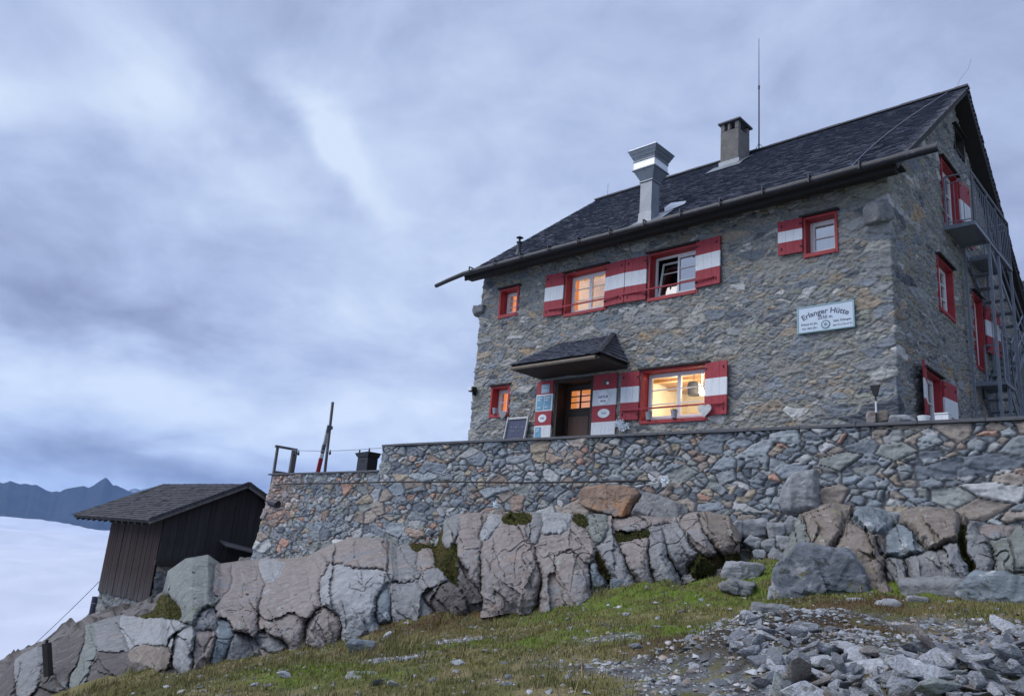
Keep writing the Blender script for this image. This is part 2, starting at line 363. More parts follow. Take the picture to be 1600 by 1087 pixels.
# ---- sea of cloud in the valley
nr, na = 260, 420
rr = np.exp(np.linspace(math.log(70), math.log(60000), nr)); aa = np.linspace(radians(-130), radians(40), na)
R_, A_ = np.meshgrid(rr, aa, indexing='ij'); CX = R_*np.sin(A_); CY = R_*np.cos(A_)
cz = -175+38*fbm(CX/420, CY/420, 0, 4, 31)+9*fbm(CX/90, CY/90, 0, 3, 32)*np.exp(-R_/3000)+(150*np.clip(fbm(CX/3800, CY/3800, 0, 3, 33), -.5, 1)+170*fbm(CX/1300, CY/1300, 0, 5, 34))*sstep(2500, 8000, R_)
m_cloud = mat('cloud', (.58, .62, .70), 1.0, var=.0, vscale=.01, spec=0)
cs = mesh('cloud_sea', np.stack([CX, CY, cz], -1).reshape(-1, 3), grid_faces(nr, na), m_cloud, smooth=True, origin=(0, 0, 0)); tag(cs, kind='structure')

# ---- far mountain range
def range_mesh(name, prof, D, depth, base, seed, m, rug):
    ks = np.concatenate([np.linspace(prof[0][0], -120, 160), np.linspace(-119, prof[-1][0], 480)]) if prof[0][0] < -200 else np.linspace(prof[0][0], prof[-1][0], 520); ys = np.interp(ks, [p[0] for p in prof], [p[1] for p in prof])
    top = np.array([atD(a, b, D) for a, b in zip(ks, ys)])
    dirs = top[:, :2]/np.linalg.norm(top[:, :2], axis=1)[:, None]
    nv = 90; t = np.linspace(-1, 1, nv); V = np.zeros((len(ks), nv, 3))
    for j, tt in enumerate(t):
        dist = D+tt*depth; P = dirs*dist; fall = 1-abs(tt)**.85
        u = P[:, 0]/900; v = P[:, 1]/900
        rn = (1-np.abs(fbm(u, v, 0, 5, seed)))-.75
        z = base+(top[:, 2]-base)*fall+rn*rug*(abs(tt) > .001)*min(1, abs(tt)*5)
        V[:, j, :2] = P; V[:, j, 2] = z
    V[:, :, 2] += (5*fbm(np.arange(len(ks))[:, None]*.35, t[None, :]*3, 0, 3, seed+5))*2.0
    o = mesh(name, V.reshape(-1, 3), grid_faces(len(ks), nv), m, smooth=True, origin=(0, 0, 0)); tag(o, kind='structure'); return o
m_mtn = mat('mountain_rock', (.022, .026, .034), .95, var=.3, vscale=.004, spec=.1)
m_snow = mat('snowy_rock', (.075, .082, .09), .95, var=.3, vscale=.003, spec=.1, spots=[((.75, .78, .82), .0016, .50, .08)])
range_mesh('mountain_range', [(-2600, 1400), (-1700, 1010), (-1100, 850), (-800, 770), (-500, 740), (-260, 762), (-60, 752), (-15, 748), (0, 750), (6, 752), (18, 748), (24, 751), (31, 753.5), (42, 752.5), (50, 755), (57, 754), (64, 758), (72, 762.5), (82, 766), (89, 764), (94, 766), (101, 761.5), (112, 759), (124, 757), (132, 756), (139, 759), (147, 755.5), (155, 749), (161, 745.5), (166, 742.8), (171, 747), (177, 755), (183, 755), (192, 759.5), (201, 763.5), (215, 769), (240, 778), (300, 800), (380, 830), (480, 862), (640, 900)], 15000, 3600, -900, 51, m_mtn, 260)
range_mesh('snowy_mountain_range', [(150, 780), (195, 768), (203, 763), (212, 760), (219, 763), (228, 761), (240, 758), (248, 756), (262, 760), (300, 775), (380, 790), (450, 815), (560, 850), (700, 880)], 23000, 4000, -900, 57, m_snow, 320)

# ---- hillside behind the house
kx = np.linspace(-60, 160, 200); ky = np.linspace(70, 260, 160); KX, KY = np.meshgrid(kx, ky, indexing='ij')
pk = atD(1600, 428, 175)
KZ = (pk[2]+2)*np.exp(-np.maximum(0, (pk[0]-6-KX))**2/30**2)*sstep(60, 150, KY)+6*fbm(KX/18, KY/18, 0, 5, 61)-12+.10*np.maximum(0, KX-pk[0]-8)
KZ = KZ-12*sstep(110, 80, KY)
kcol = .5*np.array([.070, .080, .070])*(1+.35*fbm(KX/5, KY/5, 0, 4, 62))[..., None]+np.array([.03, .03, .035])*sstep(-.1, .3, fbm(KX/9, KY/9, 0, 4, 63))[..., None]
hs = mesh('hillside', np.stack([KX, KY, KZ], -1).reshape(-1, 3), grid_faces(200, 160), mat('hill', (1, 1, 1), .95, var=.3, vscale=.8, attr='Col', spec=.1), smooth=True, origin=(0, 0, 0), col=kcol.reshape(-1, 3)); tag(hs, kind='structure')

# ================================================================== masonry
def masonry(u, v, su, sv, joint, merge, seed, jitter=.8, warp=.3):
    """irregular coursed stones: returns stone id randoms, distance to the joint (m), local offset from the stone centre."""
    p = u/su+warp*fbm(u*1.1/su*.5, v*1.1/sv*.5, 0, 3, seed); q = v/sv+warp*fbm(u*.5/su, v*.5/sv, 7, 3, seed+4)
    ci = np.floor(p).astype(int); cj = np.floor(q).astype(int)
    def seedpt(i, j):
        return i+.5+(hash01(i, j, seed)-.5)*jitter+.5*(j % 2), j+.5+(hash01(i, j, seed+1)-.5)*jitter
    def mid(i, j):     # some cells join their neighbour, giving long, tall and large stones
        hm = hash01(np.floor(i/2), np.floor(j/2), seed+9)
        mi = np.where(hm < merge, (i//2)*2, i); mj = np.where((hm < merge*.28) | ((hm > .9)), (j//2)*2, j)
        return mi, mj
    best = np.full(p.shape, 1e9); bi = np.zeros_like(ci); bj = np.zeros_like(cj); bx = np.zeros_like(p); by = np.zeros_like(p)
    rng = [(a, b) for a in (-2, -1, 0, 1, 2) for b in (-2, -1, 0, 1, 2)]
    for a, b in rng:
        i = ci+a; j = cj+b; x, y = seedpt(i, j); w = hash01(i, j, seed+2)*.22
        d = (p-x)**2+(q-y)**2-w; s = d < best; best = np.where(s, d, best); bi = np.where(s, i, bi); bj = np.where(s, j, bj); bx = np.where(s, x, bx); by = np.where(s, y, by)
    m1, m2 = mid(bi, bj); edge = np.full(p.shape, 1e9)
    for a, b in rng:
        i = ci+a; j = cj+b; x, y = seedpt(i, j); w = hash01(i, j, seed+2)*.22; n1, n2 = mid(i, j)
        d = (p-x)**2+(q-y)**2-w; L = np.hypot((x-bx)*su, (y-by)*sv)+1e-6
        e = (d-best)*su*sv/(2*L)*1.0; e = np.where((n1 == m1) & (n2 == m2), 1e9, e); edge = np.minimum(edge, e)
    return m1, m2, edge, (p-bx)*su, (q-by)*sv
def stone_field(u, v, st, seed, corners=()):
    i, j, e, lx, ly = masonry(u, v, st['su'], st['sv'], st['joint'], st['merge'], seed, st.get('jit', .8), st.get('warp', .3))
    if 'big' in st:          # large stones laid among the small ones
        bu, bv, pr = st['big']; I, J, E, LX, LY = masonry(u, v, bu, bv, st['joint'], .22, seed+50, .95, st.get('warp', .3)*.7)
        pr = pr*(1+.9*fbm(u*.35, v*.6, 0, 2, seed+51)); cz = np.zeros_like(u)
        for c_ in corners: cz = np.maximum(cz, (np.abs((u-LX)-c_) < bu*.75)*1.0)
        keep = hash01(I, J, seed+52) < np.where(cz > 0, .85, pr)
        i = np.where(keep, I+5000, i+I*37); j = np.where(keep, J+5000, j+J*53); e = np.where(keep, E, np.minimum(e, E)); lx = np.where(keep, LX, lx); ly = np.where(keep, LY, ly)
    r = [hash01(i, j, seed+20+k) for k in range(6)]
    jw = st['joint']*(1+1.3*fbm(u*2.2, v*2.2, 0, 3, seed+7))
    jw = np.maximum(jw, .002)
    prof = sstep(0, 1, e/(jw*st.get('round', 2.5)))
    fl = np.clip(e/.06, 0, 1)
    h = prof*(st['relief']*(.55+.9*(r[0]-.3)))+fl*(lx*(r[1]-.5)+ly*(r[2]-.5)*1.2)*st['tilt']
    rough = fbm(u*9, v*14, r[3]*9, 4, seed+11); rg = 1-np.abs(fbm(u*5+r[4]*7, v*16, r[5]*5, 4, seed+12))*2
    h = h+st['grain']*(rough*.6+rg*.5*prof)+st.get('wave', .02)*fbm(u*.7, v*.7, 0, 3, seed+13)
    h = h+st['chip']*prof*facet(u*.55, v, r[3]*3, .075, seed)
    pal = np.array(st['pal']); cum = np.cumsum([p[3] for p in pal]); cum = cum/cum[-1]
    k = np.searchsorted(cum, r[3]); k = np.clip(k, 0, len(pal)-1); c = pal[k][..., :3]
    c = c*(1+(r[5]-.5)*.42)[..., None]*(1+.20*fbm(u*7, v*11, 3, 4, seed+15))[..., None]
    c = c*1.10
    jc = np.array(st['jcol'])*(1+.15*fbm(u*12, v*12, 0, 3, seed+17))[..., None]
    jt = 1-sstep(.55, 1.25, e/jw)
    sm = sstep(st.get('smear', 9), st.get('smear', 9)+.35, fbm(u*1.7, v*2.2, 5, 4, seed+19))*sstep(2.5, 0, e/jw)     # mortar smeared over the edges
    jt = np.maximum(jt, sm); h = h-sm*prof*st['relief']*.3
    c = c*(1-jt[..., None])+jc*jt[..., None]
    return h, c

ST_TERR = dict(su=.21, sv=.115, joint=.011, merge=.36, relief=.055, tilt=.34, grain=.018, round=1.7, wave=.05, jit=.98, warp=.30, chip=.6, big=(.50, .24, .42),
    jcol=(.085, .092, .10), pal=[(.225, .255, .275, 26), (.185, .215, .245, 24), (.30, .315, .32, 12), (.215, .235, .23, 12), (.25, .225, .20, 12), (.26, .205, .175, 6), (.34, .215, .17, 3), (.115, .135, .16, 10), (.30, .265, .21, 5), (.38, .39, .40, 4)])
ST_HOUSE = dict(su=.22, sv=.078, joint=.012, merge=.40, relief=.021, tilt=.28, grain=.021, round=1.2, wave=.03, jit=.98, warp=.50, smear=.0, chip=.6, big=(.50, .20, .30),
    jcol=(.245, .245, .225), pal=[(.23, .245, .25, 26), (.185, .21, .235, 20), (.27, .27, .255, 18), (.225, .235, .205, 12), (.295, .255, .205, 11), (.33, .26, .18, 2), (.105, .12, .14, 6), (.38, .39, .38, 7)])
m_wall = mat('house_stone', (1, 1, 1), .9, var=.25, vscale=16, bump=.016, bscale=22, attr='Col', spec=.25, stretch=(1, 1, 1.8))
m_twall = mat('terrace_stone', (1, 1, 1), .88, var=.20, vscale=18, bump=.009, bscale=30, attr='Col', spec=.3)
def wall_strip(name, path, z0, z1, res, st, seed, mt, parent=None, keep=None, bulge=None, outw=1, corner=.07):
    path = [np.array(p, float) for p in path]; segs = [path[i+1]-path[i] for i in range(len(path)-1)]; Ls = [np.linalg.norm(s) for s in segs]
    us = []; cum = [0]
    for L in Ls: cum.append(cum[-1]+L)
    n = int(cum[-1]/res)+1; us = np.linspace(0, cum[-1], n); nv = int((z1-z0)/res)+1; vs = np.linspace(z0, z1, nv)
    P = np.zeros((n, 2)); Nn = np.zeros((n, 2))
    for i, L in enumerate(Ls):
        s = (us >= cum[i]-1e-9) & (us <= cum[i+1]+1e-9); P[s] = path[i]+segs[i]*((us[s]-cum[i])/L)[:, None]
        d = segs[i]/L; Nn[s] = np.array([d[1], -d[0]])*outw
    raw = Nn.copy(); w = max(1, int(corner/res))
    for k in range(n):
        a, b = max(0, k-w), min(n, k+w+1); m_ = raw[a:b].mean(0)
        Nn[k] = m_/max(np.linalg.norm(m_), .3)
    U, V = np.meshgrid(us, vs, indexing='ij'); h, c = stone_field(U, V, st, seed, cum[1:-1])
    if bulge is not None: h = h+bulge(U, V, P[:, 0][:, None]+0*U, P[:, 1][:, None]+0*U)
    X = P[:, 0][:, None]+Nn[:, 0][:, None]*h; Y = P[:, 1][:, None]+Nn[:, 1][:, None]*h
    F = grid_faces(n, nv)
    if keep is not None:
        pc = P[:, :][:, None, :]+np.zeros((n, nv, 1)); k = keep(pc[..., 0], pc[..., 1], V); kk = (k[:-1, :-1] & k[1:, :-1] & k[1:, 1:] & k[:-1, 1:]); F = F[kk.ravel()]
    F = F[:, ::-1] if outw < 0 else F
    return mesh(name, np.stack([X, Y, V], -1).reshape(-1, 3), F, mt, parent, smooth=True, col=c.reshape(-1, 3))
# ================================================================== THE HUT
YF, XL, XG, YB = 14.5, -15.5, -4.53, 24.6          # front wall, left wall, right gable, back wall
YR, ZR, SL = 19.55, 12.03, .80                      # ridge and roof slope
XR0, XR1 = -15.62, -4.16                            # roof verges
ZFL = 2.22                                          # terrace floor
def zroof(y): return np.where(y < YR, ZR-SL*(YR-y), ZR-.88*(y-YR))
FRONT = (np.array([0, YF, 0.]), np.array([1., 0, 0]), np.array([0, -1., 0]))
GABLE = (np.array([XG, 0, 0.]), np.array([0, 1., 0]), np.array([1., 0, 0]))
def fr(F, u, n, z): return F[0]+F[1]*u+F[2]*n+np.array([0, 0, z])
def lbox(mb, F, u0, u1, n0, n1, z0, z1, mi=0):
    P = [fr(F, u, n, z) for z in (z0, z1) for u, n in ((u0, n0), (u1, n0), (u1, n1), (u0, n1))]
    return mb.hexa(P, mi)
m_red = mat('red_paint', (.33, .032, .048), .65, var=.34, vscale=7, bump=.002, bscale=60, stretch=(6, 6, 1), spots=[((.17, .045, .055), 7, .56, .14), ((.22, .17, .17), 13, .70, .03)])
m_redd = mat('red_paint_reveal', (.33, .028, .035), .55, var=.18, vscale=5, bump=.002, bscale=50)
m_white = mat('white_paint', (.68, .72, .75), .55, var=.08, vscale=5, bump=.0015, bscale=60, stretch=(6, 6, 1), spots=[((.45, .46, .46), 8, .56, .16), ((.25, .25, .25), 13, .69, .03)])
m_sash = mat('white_sash', (.72, .74, .76), .45, var=.05)
m_slate = mat('slate', (.07, .08, .11), .72, var=.10, vscale=14, bump=.006, bscale=26, attr='Col', spec=.5)
m_slateb = mat('slate_back', (.05, .055, .07), .6, var=.3, vscale=9, bump=.006)
m_dwood = mat('dark_wood', (.022, .020, .019), .75, var=.35, vscale=8, bump=.004, bscale=30, stretch=(1, 6, 6))
m_gutter = mat('gutter_metal', (.012, .014, .021), .45, var=.3, vscale=7, bump=.003, spots=[((.05, .055, .07), 6, .62, .1)])
m_steel = mat('galvanised_steel', (.21, .24, .29), .5, metal=.2, var=.2, vscale=12)
m_metal = mat('sheet_metal', (.20, .23, .26), .42, metal=.35, var=.12, vscale=6, spots=[((.13, .15, .17), 5, .62, .12)])
m_metalw = mat('bright_sheet', (.75, .78, .82), .4, metal=.15, var=.06)
m_black = mat('black', (.008, .008, .010), .6, var=.1)
m_inner = mat('dark_interior', (.03, .026, .024), .9)
m_grey = mat('grey_render', (.155, .15, .14), .9, var=.25, vscale=5, bump=.012, bscale=14, spots=[((.13, .13, .13), 3.5, .55, .15), ((.30, .26, .21), 6, .64, .08)])

house = empty('stone_hut', (-10, 19.5, ZFL), 'large grey rubble stone mountain hut with slate roof and red and white shutters', 'house')
# openings: frame, u0,u1,z0,z1
OPEN_F = [(-14.76, -14.03, 6.21, 7.06), (-14.77, -14.06, 3.45, 4.31), (-12.41, -11.06, 5.90, 7.08), (-9.88, -8.56, 5.89, 7.08), (-6.17, -5.48, 6.20, 7.08), (-9.97, -8.26, 3.03, 4.27), (-12.52, -11.31, 2.1, 4.30)]
OPEN_G = [(18.15, 19.42, 7.86, 9.62), (17.37, 18.5, 5.68, 6.94), (20.12, 20.98, 5.06, 6.96), (16.02, 17.10, 2.96, 4.13), (19.48, 20.35, 10.42, 11.10)]
def keep_house(x, y, z):
    k = np.ones(x.shape, bool); e = .02
    for a, b, c, d in OPEN_F: k &= ~((np.abs(y-YF) < .01) & (x > a+e) & (x < b-e) & (z > c+e) & (z < d-e))
    for a, b, c, d in OPEN_G: k &= ~((np.abs(x-XG) < .01) & (y > a+e) & (y < b-e) & (z > c+e) & (z < d-e))
    k &= (np.abs(y-YF) > .01) | (z < 7.75)
    k &= (y < YF+.02) | (z < zroof(y)-.06)
    return k
wall_strip('wall', [(XL, 17.5), (XL, YF), (XG, YF), (XG, YB)], 2.0, 12.0, .0155, ST_HOUSE, 3, m_wall, house, keep_house,
           bulge=lambda u, v, x, y: .035*np.clip(fbm(x*.9+5, v*1.6, y, 3, 77), -1, 1)*((np.abs(x-XL) < .4) | (np.abs(x-XG) < .4)))
b = MB()                                            # remaining plain walls, out of view from the path
b.add([(XL, 17.4, 2), (XL, YB, 2), (XL, YB, zroof(np.array(YB))-.05), (XL, YR, ZR-.05), (XL, 17.4, zroof(np.array(17.4))-.05)], [(0, 1, 2, 3, 4)])
b.add([(XL, YB, 2), (XG, YB, 2), (XG, YB, 7.5), (XL, YB, 7.5)], [(0, 1, 2, 3)])
b.build('back_wall', m_grey, house)

# ---- roof
roof = MB()
def slab(mb, x0, x1, y0, z0, y1, z1, t, mi=0):
    d = np.array([y1-y0, z1-z0]); d /= np.linalg.norm(d); n = np.array([-d[1], d[0]]); n = n if n[1] > 0 else -n
    P = [(x, y-n[0]*s, z-n[1]*s) for s in (t, 0) for x, y, z in ((x0, y0, z0), (x1, y0, z0), (x1, y1, z1), (x0, y1, z1))]
    mb.hexa(P, mi)
YE, ZE = 13.82, ZR-SL*(YR-13.82)
slab(roof, XR0, XR1, YE, ZE, YR, ZR, .13)
YE2 = 25.05; ZE2 = float(zroof(np.array(YE2)))
slab(roof, XR0, XR1, YE2, ZE2, YR, ZR-.002, .13)
ro = roof.build('roof', m_dwood, house)
def shingles(name, x0, x1, y0, z0, y1, z1, rowh, tw, parent, seed, xa=0, xb=0, lift=.0):
    """courses of slate over a slope; xa/xb narrow the field towards the top (hipped ends)."""
    rs = np.random.RandomState(seed); L = math.hypot(y1-y0, z1-z0); d = np.array([(y1-y0)/L, (z1-z0)/L]); n = np.array([-d[1], d[0]]); n = n if n[1] > 0 else -n
    V = []; F = []; C = []; rows = int(L/rowh)
    for r in range(rows+1):
        s0 = r*rowh; s1 = min(s0+rowh*1.25, L); f = s0/L; X0 = x0+xa*f; X1 = x1-xb*f; X = X0-rs.rand()*tw*.6
        if s0 >= L-.02: break
        while X < X1:
            w = tw*rs.uniform(.65, 1.3); a = max(X, X0-.015*rs.rand()); bb = min(X+w*.985, X1+.03*rs.rand())
            if bb-a > .02:
                t0 = .018+.012*rs.rand()+lift; t1 = .004+lift; ds = (rs.rand()-.5)*.035; tl = (rs.rand()-.5)*.010
                k = len(V)
                for s, t in ((s0+ds, t0), (s1, t1)):
                    for xx, q in ((a, -tl), (bb, tl)):
                        for tt in (t+q, t+q-.014):
                            V.append((xx, y0+d[0]*s+n[0]*tt, z0+d[1]*s+n[1]*tt))
                # order: (a top, a bot, b top, b bot) bottom edge, then upper edge
                F += [(k, k+2, k+6, k+4), (k+1, k+3, k+2, k), (k+1, k, k+4, k+5), (k+2, k+3, k+7, k+6)]
                g = rs.uniform(.90, 1.12); cc = np.array([.060, .071, .100])*g
                if rs.rand() < .03: cc = np.array([.085, .095, .12])*rs.uniform(.8, 1.2)
                if rs.rand() < .03: cc = np.array([.075, .072, .095])
                C += [cc]*8
            X += w
    return mesh(name, V, F, m_slate, parent, col=np.array(C))
shingles('slates', XR0-.02, XR1+.02, YE-.04, ZE-.03, YR, ZR, .115, .17, ro, 5)
mb = MB()                                           # back slope slates seen only as a ragged verge edge, ridge and verge slates
rs = np.random.RandomState(9)
for k in range(60):
    t = k/60; y = YR+(YE2-YR)*t; z = float(zroof(np.array(y))); mb.beam((XR1-.25, y+.05, z+.01), (XR1+.03+.02*rs.rand(), y+.05, z+.012), .115, .018, up=(0, .88, 1))
for k in range(62):                                  # stacked verge slates along the front rake
    t = k/62; y = YE+(YR-YE)*t; z = ZE+(ZR-ZE)*t
    mb.beam((XR1-.22, y+.04, z+.035), (XR1+.045+.02*rs.rand(), y+.04, z+.045), .13, .018, up=(0, -SL, 1))
x = XR0
while x < XR1: w = rs.uniform(.25, .34); mb.box(x, x+w*.97, YR-.11, YR+.11, ZR-.01, ZR+.035+.012*rs.rand()); x += w
mb.build('verge_slates', m_slateb, ro, bevel=.004)
# eaves: soffit, fascia, bargeboards
e = MB()
e.box(XR0+.03, XR1-.03, YE+.10, YF+.02, 7.56, 7.60); e.box(XR0+.02, XR1-.02, YE+.03, YE+.075, 7.30, ZE-.04)
e.box(XR0+.05, XR1-.05, YE+.085, YE+.30, 7.34, 7.385)
for i in range(16): xx = XR0+.4+i*.72; e.beam((xx, YF, 7.66), (xx, YE+.1, 7.44), .09, .12)
e.build('eaves', mat('eaves_wood', (.010, .009, .009), .8), ro)
g = MB(); gp = [(-16.66, 13.72, 7.29), (-16.1, 13.72, 7.37), (-15.5, 13.72, 7.44), (-12, 13.72, 7.455), (-8, 13.715, 7.45), (-3.42, 13.72, 7.46)]
g.tube(gp, [.058, .062, .066, .068, .07, .08], 14)
for xx in np.arange(-15.2, -4.2, .95): g.box(xx, xx+.03, 13.62, 13.95, 7.53, 7.56); g.box(xx, xx+.03, 13.60, 13.63, 7.38, 7.56)
g.build('gutter', m_gutter, ro, smooth=False, bevel=.006)
# chimney
c = MB(); cx0, cx1, cy0, cy1 = -10.36, -9.78, 18.6, 19.28; zb = 11.0
c.box(cx0, cx1, cy0, cy1, zb, 12.42)
for xx in (cx0, cx1-.13): 
    for yy in (cy0, cy1-.14): c.box(xx+.002, xx+.128, yy+.002, yy+.138, 12.42, 12.66)
c.box(cx0+.22, cx0+.30, cy0+.01, cy0+.13, 12.42, 12.66)
ch = c.build('chimney', m_grey, ro, bevel=.02)
k = MB(); k.box(cx0-.06, cx1+.07, cy0-.06, cy1+.06, 12.662, 12.72); k.build('cover_slab', m_slateb, ch, bevel=.01)
k = MB(); zz = float(zroof(np.array(cy0)))
k.box(cx0-.03, cx1+.03, cy0-.03, cy1+.03, zz-.1, zz+.17); k.add([(cx0-.25, cy0-.42, zz-.34+.06), (cx1+.25, cy0-.42, zz-.34+.06), (cx1+.2, cy0, zz+.07), (cx0-.2, cy0, zz+.07)], [(0, 1, 2, 3)])
k.add([(cx1, cy0-.1, zz), (cx1+.22, cy0-.1, zz), (cx1+.22, cy1-.2, zz+.42), (cx1, cy1-.2, zz+.42)], [(0, 1, 2, 3)])
k.build('flashing', m_metal, ch)
# kitchen duct: square shaft, flared hood, white band, flared top
def frust(mb, cx, cy, h0, z0, h1, z1, mi=0):
    mb.hexa([(cx-h0, cy-h0, z0), (cx+h0, cy-h0, z0), (cx+h0, cy+h0, z0), (cx-h0, cy+h0, z0), (cx-h1, cy-h1, z1), (cx+h1, cy-h1, z1), (cx+h1, cy+h1, z1), (cx-h1, cy+h1, z1)], mi)
d = MB(); dx, dy = -9.89, 14.42
frust(d, dx, dy, .165, 7.5, .165, 8.88); frust(d, dx, dy, .19, 8.88, .19, 8.92); frust(d, dx, dy, .17, 8.92, .30, 9.17); frust(d, dx, dy, .325, 9.17, .325, 9.20)
frust(d, dx, dy, .30, 9.20, .29, 9.40, 1); frust(d, dx, dy, .31, 9.40, .31, 9.425); 
for q in range(3): frust(d, dx, dy, .29+.04*q, 9.425+.085*q, .325+.04*q, 9.503+.085*q); frust(d, dx, dy, .335+.04*q, 9.503+.085*q, .335+.04*q, 9.51+.085*q)
frust(d, dx, dy, .385, 9.68, .385, 9.72, 1); frust(d, dx, dy, .38, 9.72, .12, 9.83, 1)
du = d.build('kitchen_duct', [m_metal, m_metalw], ro, bevel=.004)
k = MB(); zz = float(zroof(np.array(dy-.17)))
frust(k, dx, dy, .20, zz-.1, .175, zz+.30)
k.add([(dx-.42, dy-.5, zz-.21), (dx+.55, dy-.5, zz-.21), (dx+.5, dy+.3, zz+.43), (dx-.3, dy+.3, zz+.43)], [(0, 1, 2, 3)])
k.build('flashing', m_metal, du)
k = MB(); k.hexa([(dx+.24, dy+.30, zz+.42), (dx+.66, dy+.50, zz+.60), (dx+.66, dy+.56, zz+.66), (dx+.24, dy+.56, zz+.66), (dx+.24, dy+.28, zz+.52), (dx+.66, dy+.50, zz+.63), (dx+.66, dy+.56, zz+.70), (dx+.24, dy+.56, zz+.76)])
k.build('snow_wedge', m_metalw, du)
# vent pipe, mast, small rods, lightning cable
k = MB(); pz = float(zroof(np.array(14.7)))
k.lathe((-14.4, 14.7, pz), [(.13, -.15), (.075, .05), (.062, .12), (.062, .30), (.085, .31), (.085, .345), (.03, .35), (.03, .43), (.105, .47), (.02, .52)], 16)
k.build('vent_pipe', m_gutter, ro, smooth=False)
k = MB(); k.tube([(-9.6, 19.5, ZR-.1), (-9.6, 19.5, ZR+2.1), (-9.6, 19.5, ZR+2.15), (-9.6, 19.5, ZR+3.8)], [.022, .02, .013, .008], 8)
for s in (-1, 1): k.tube([(-9.6+.16*s, 19.5, ZR), (-9.6, 19.5, ZR+.22)], .008, 6)
k.tube([(-9.6, 19.5, ZR+2.05), (-9.6, 19.5, ZR+2.15)], .03, 8)
k.tube([(-9.95, 19.5, ZR), (-10.02, 19.5, ZR+.18)], .01, 6)
k.build('mast', m_gutter, ro)
k = MB(); k.tube([(-15.1, 19.5, ZR), (-15.1, 19.5, ZR+.5)], .008, 6); k.tube([(-4.4, YR, ZR), (-4.3, YR, ZR+.28), (-4.1, YR, ZR+.5), (-4.02, YR, ZR+.75)], .005, 6)
pts = []
for t in np.linspace(0, 1, 30):
    y = YR-t*(YR-YE)*.98; pts.append((-4.55-.55*sin(t*2.2)*(1-t*.3)-.2*t, y, float(zroof(np.array(y)))+.05))
k.tube(pts, .008, 5); k.build('lightning_wire', m_steel, ro)

# ---- windows
P_dark = glass('pane_plain', .62); P_lit = glass('pane_lit', .22)
m_cream = mat('cream_plaster', (.80, .72, .56), .8, var=.05); m_curt_glow = mat('orange_glow_curtain', (.75, .25, .07), .9, var=.2, vscale=3, stretch=(14, 14, .5), bump=.02, bscale=3)
_b = m_curt_glow.node_tree.nodes['Principled BSDF']; _b.inputs['Emission Color'].default_value = (.95, .33, .09, 1); _b.inputs['Emission Strength'].default_value = .42  # lamplit glow put into the cloth by emission, instead of lamps behind it
m_lace = mat('white_curtain', (.75, .72, .70), .9, var=.15, vscale=3, stretch=(14, 14, .5), bump=.02, bscale=3)
def room(F, u0, u1, z0, z1, dep, m, par, n0=-.30):
    b = MB(); P = lambda u, n, z: fr(F, u, n, z)
    q = [P(u0, n0, z0), P(u1, n0, z0), P(u1, n0-dep, z0), P(u0, n0-dep, z0), P(u0, n0, z1), P(u1, n0, z1), P(u1, n0-dep, z1), P(u0, n0-dep, z1)]
    b.add(q, [(0, 1, 2, 3), (4, 7, 6, 5), (1, 5, 6, 2), (0, 3, 7, 4), (2, 6, 7, 3)])
    return b.build('room', m, par)
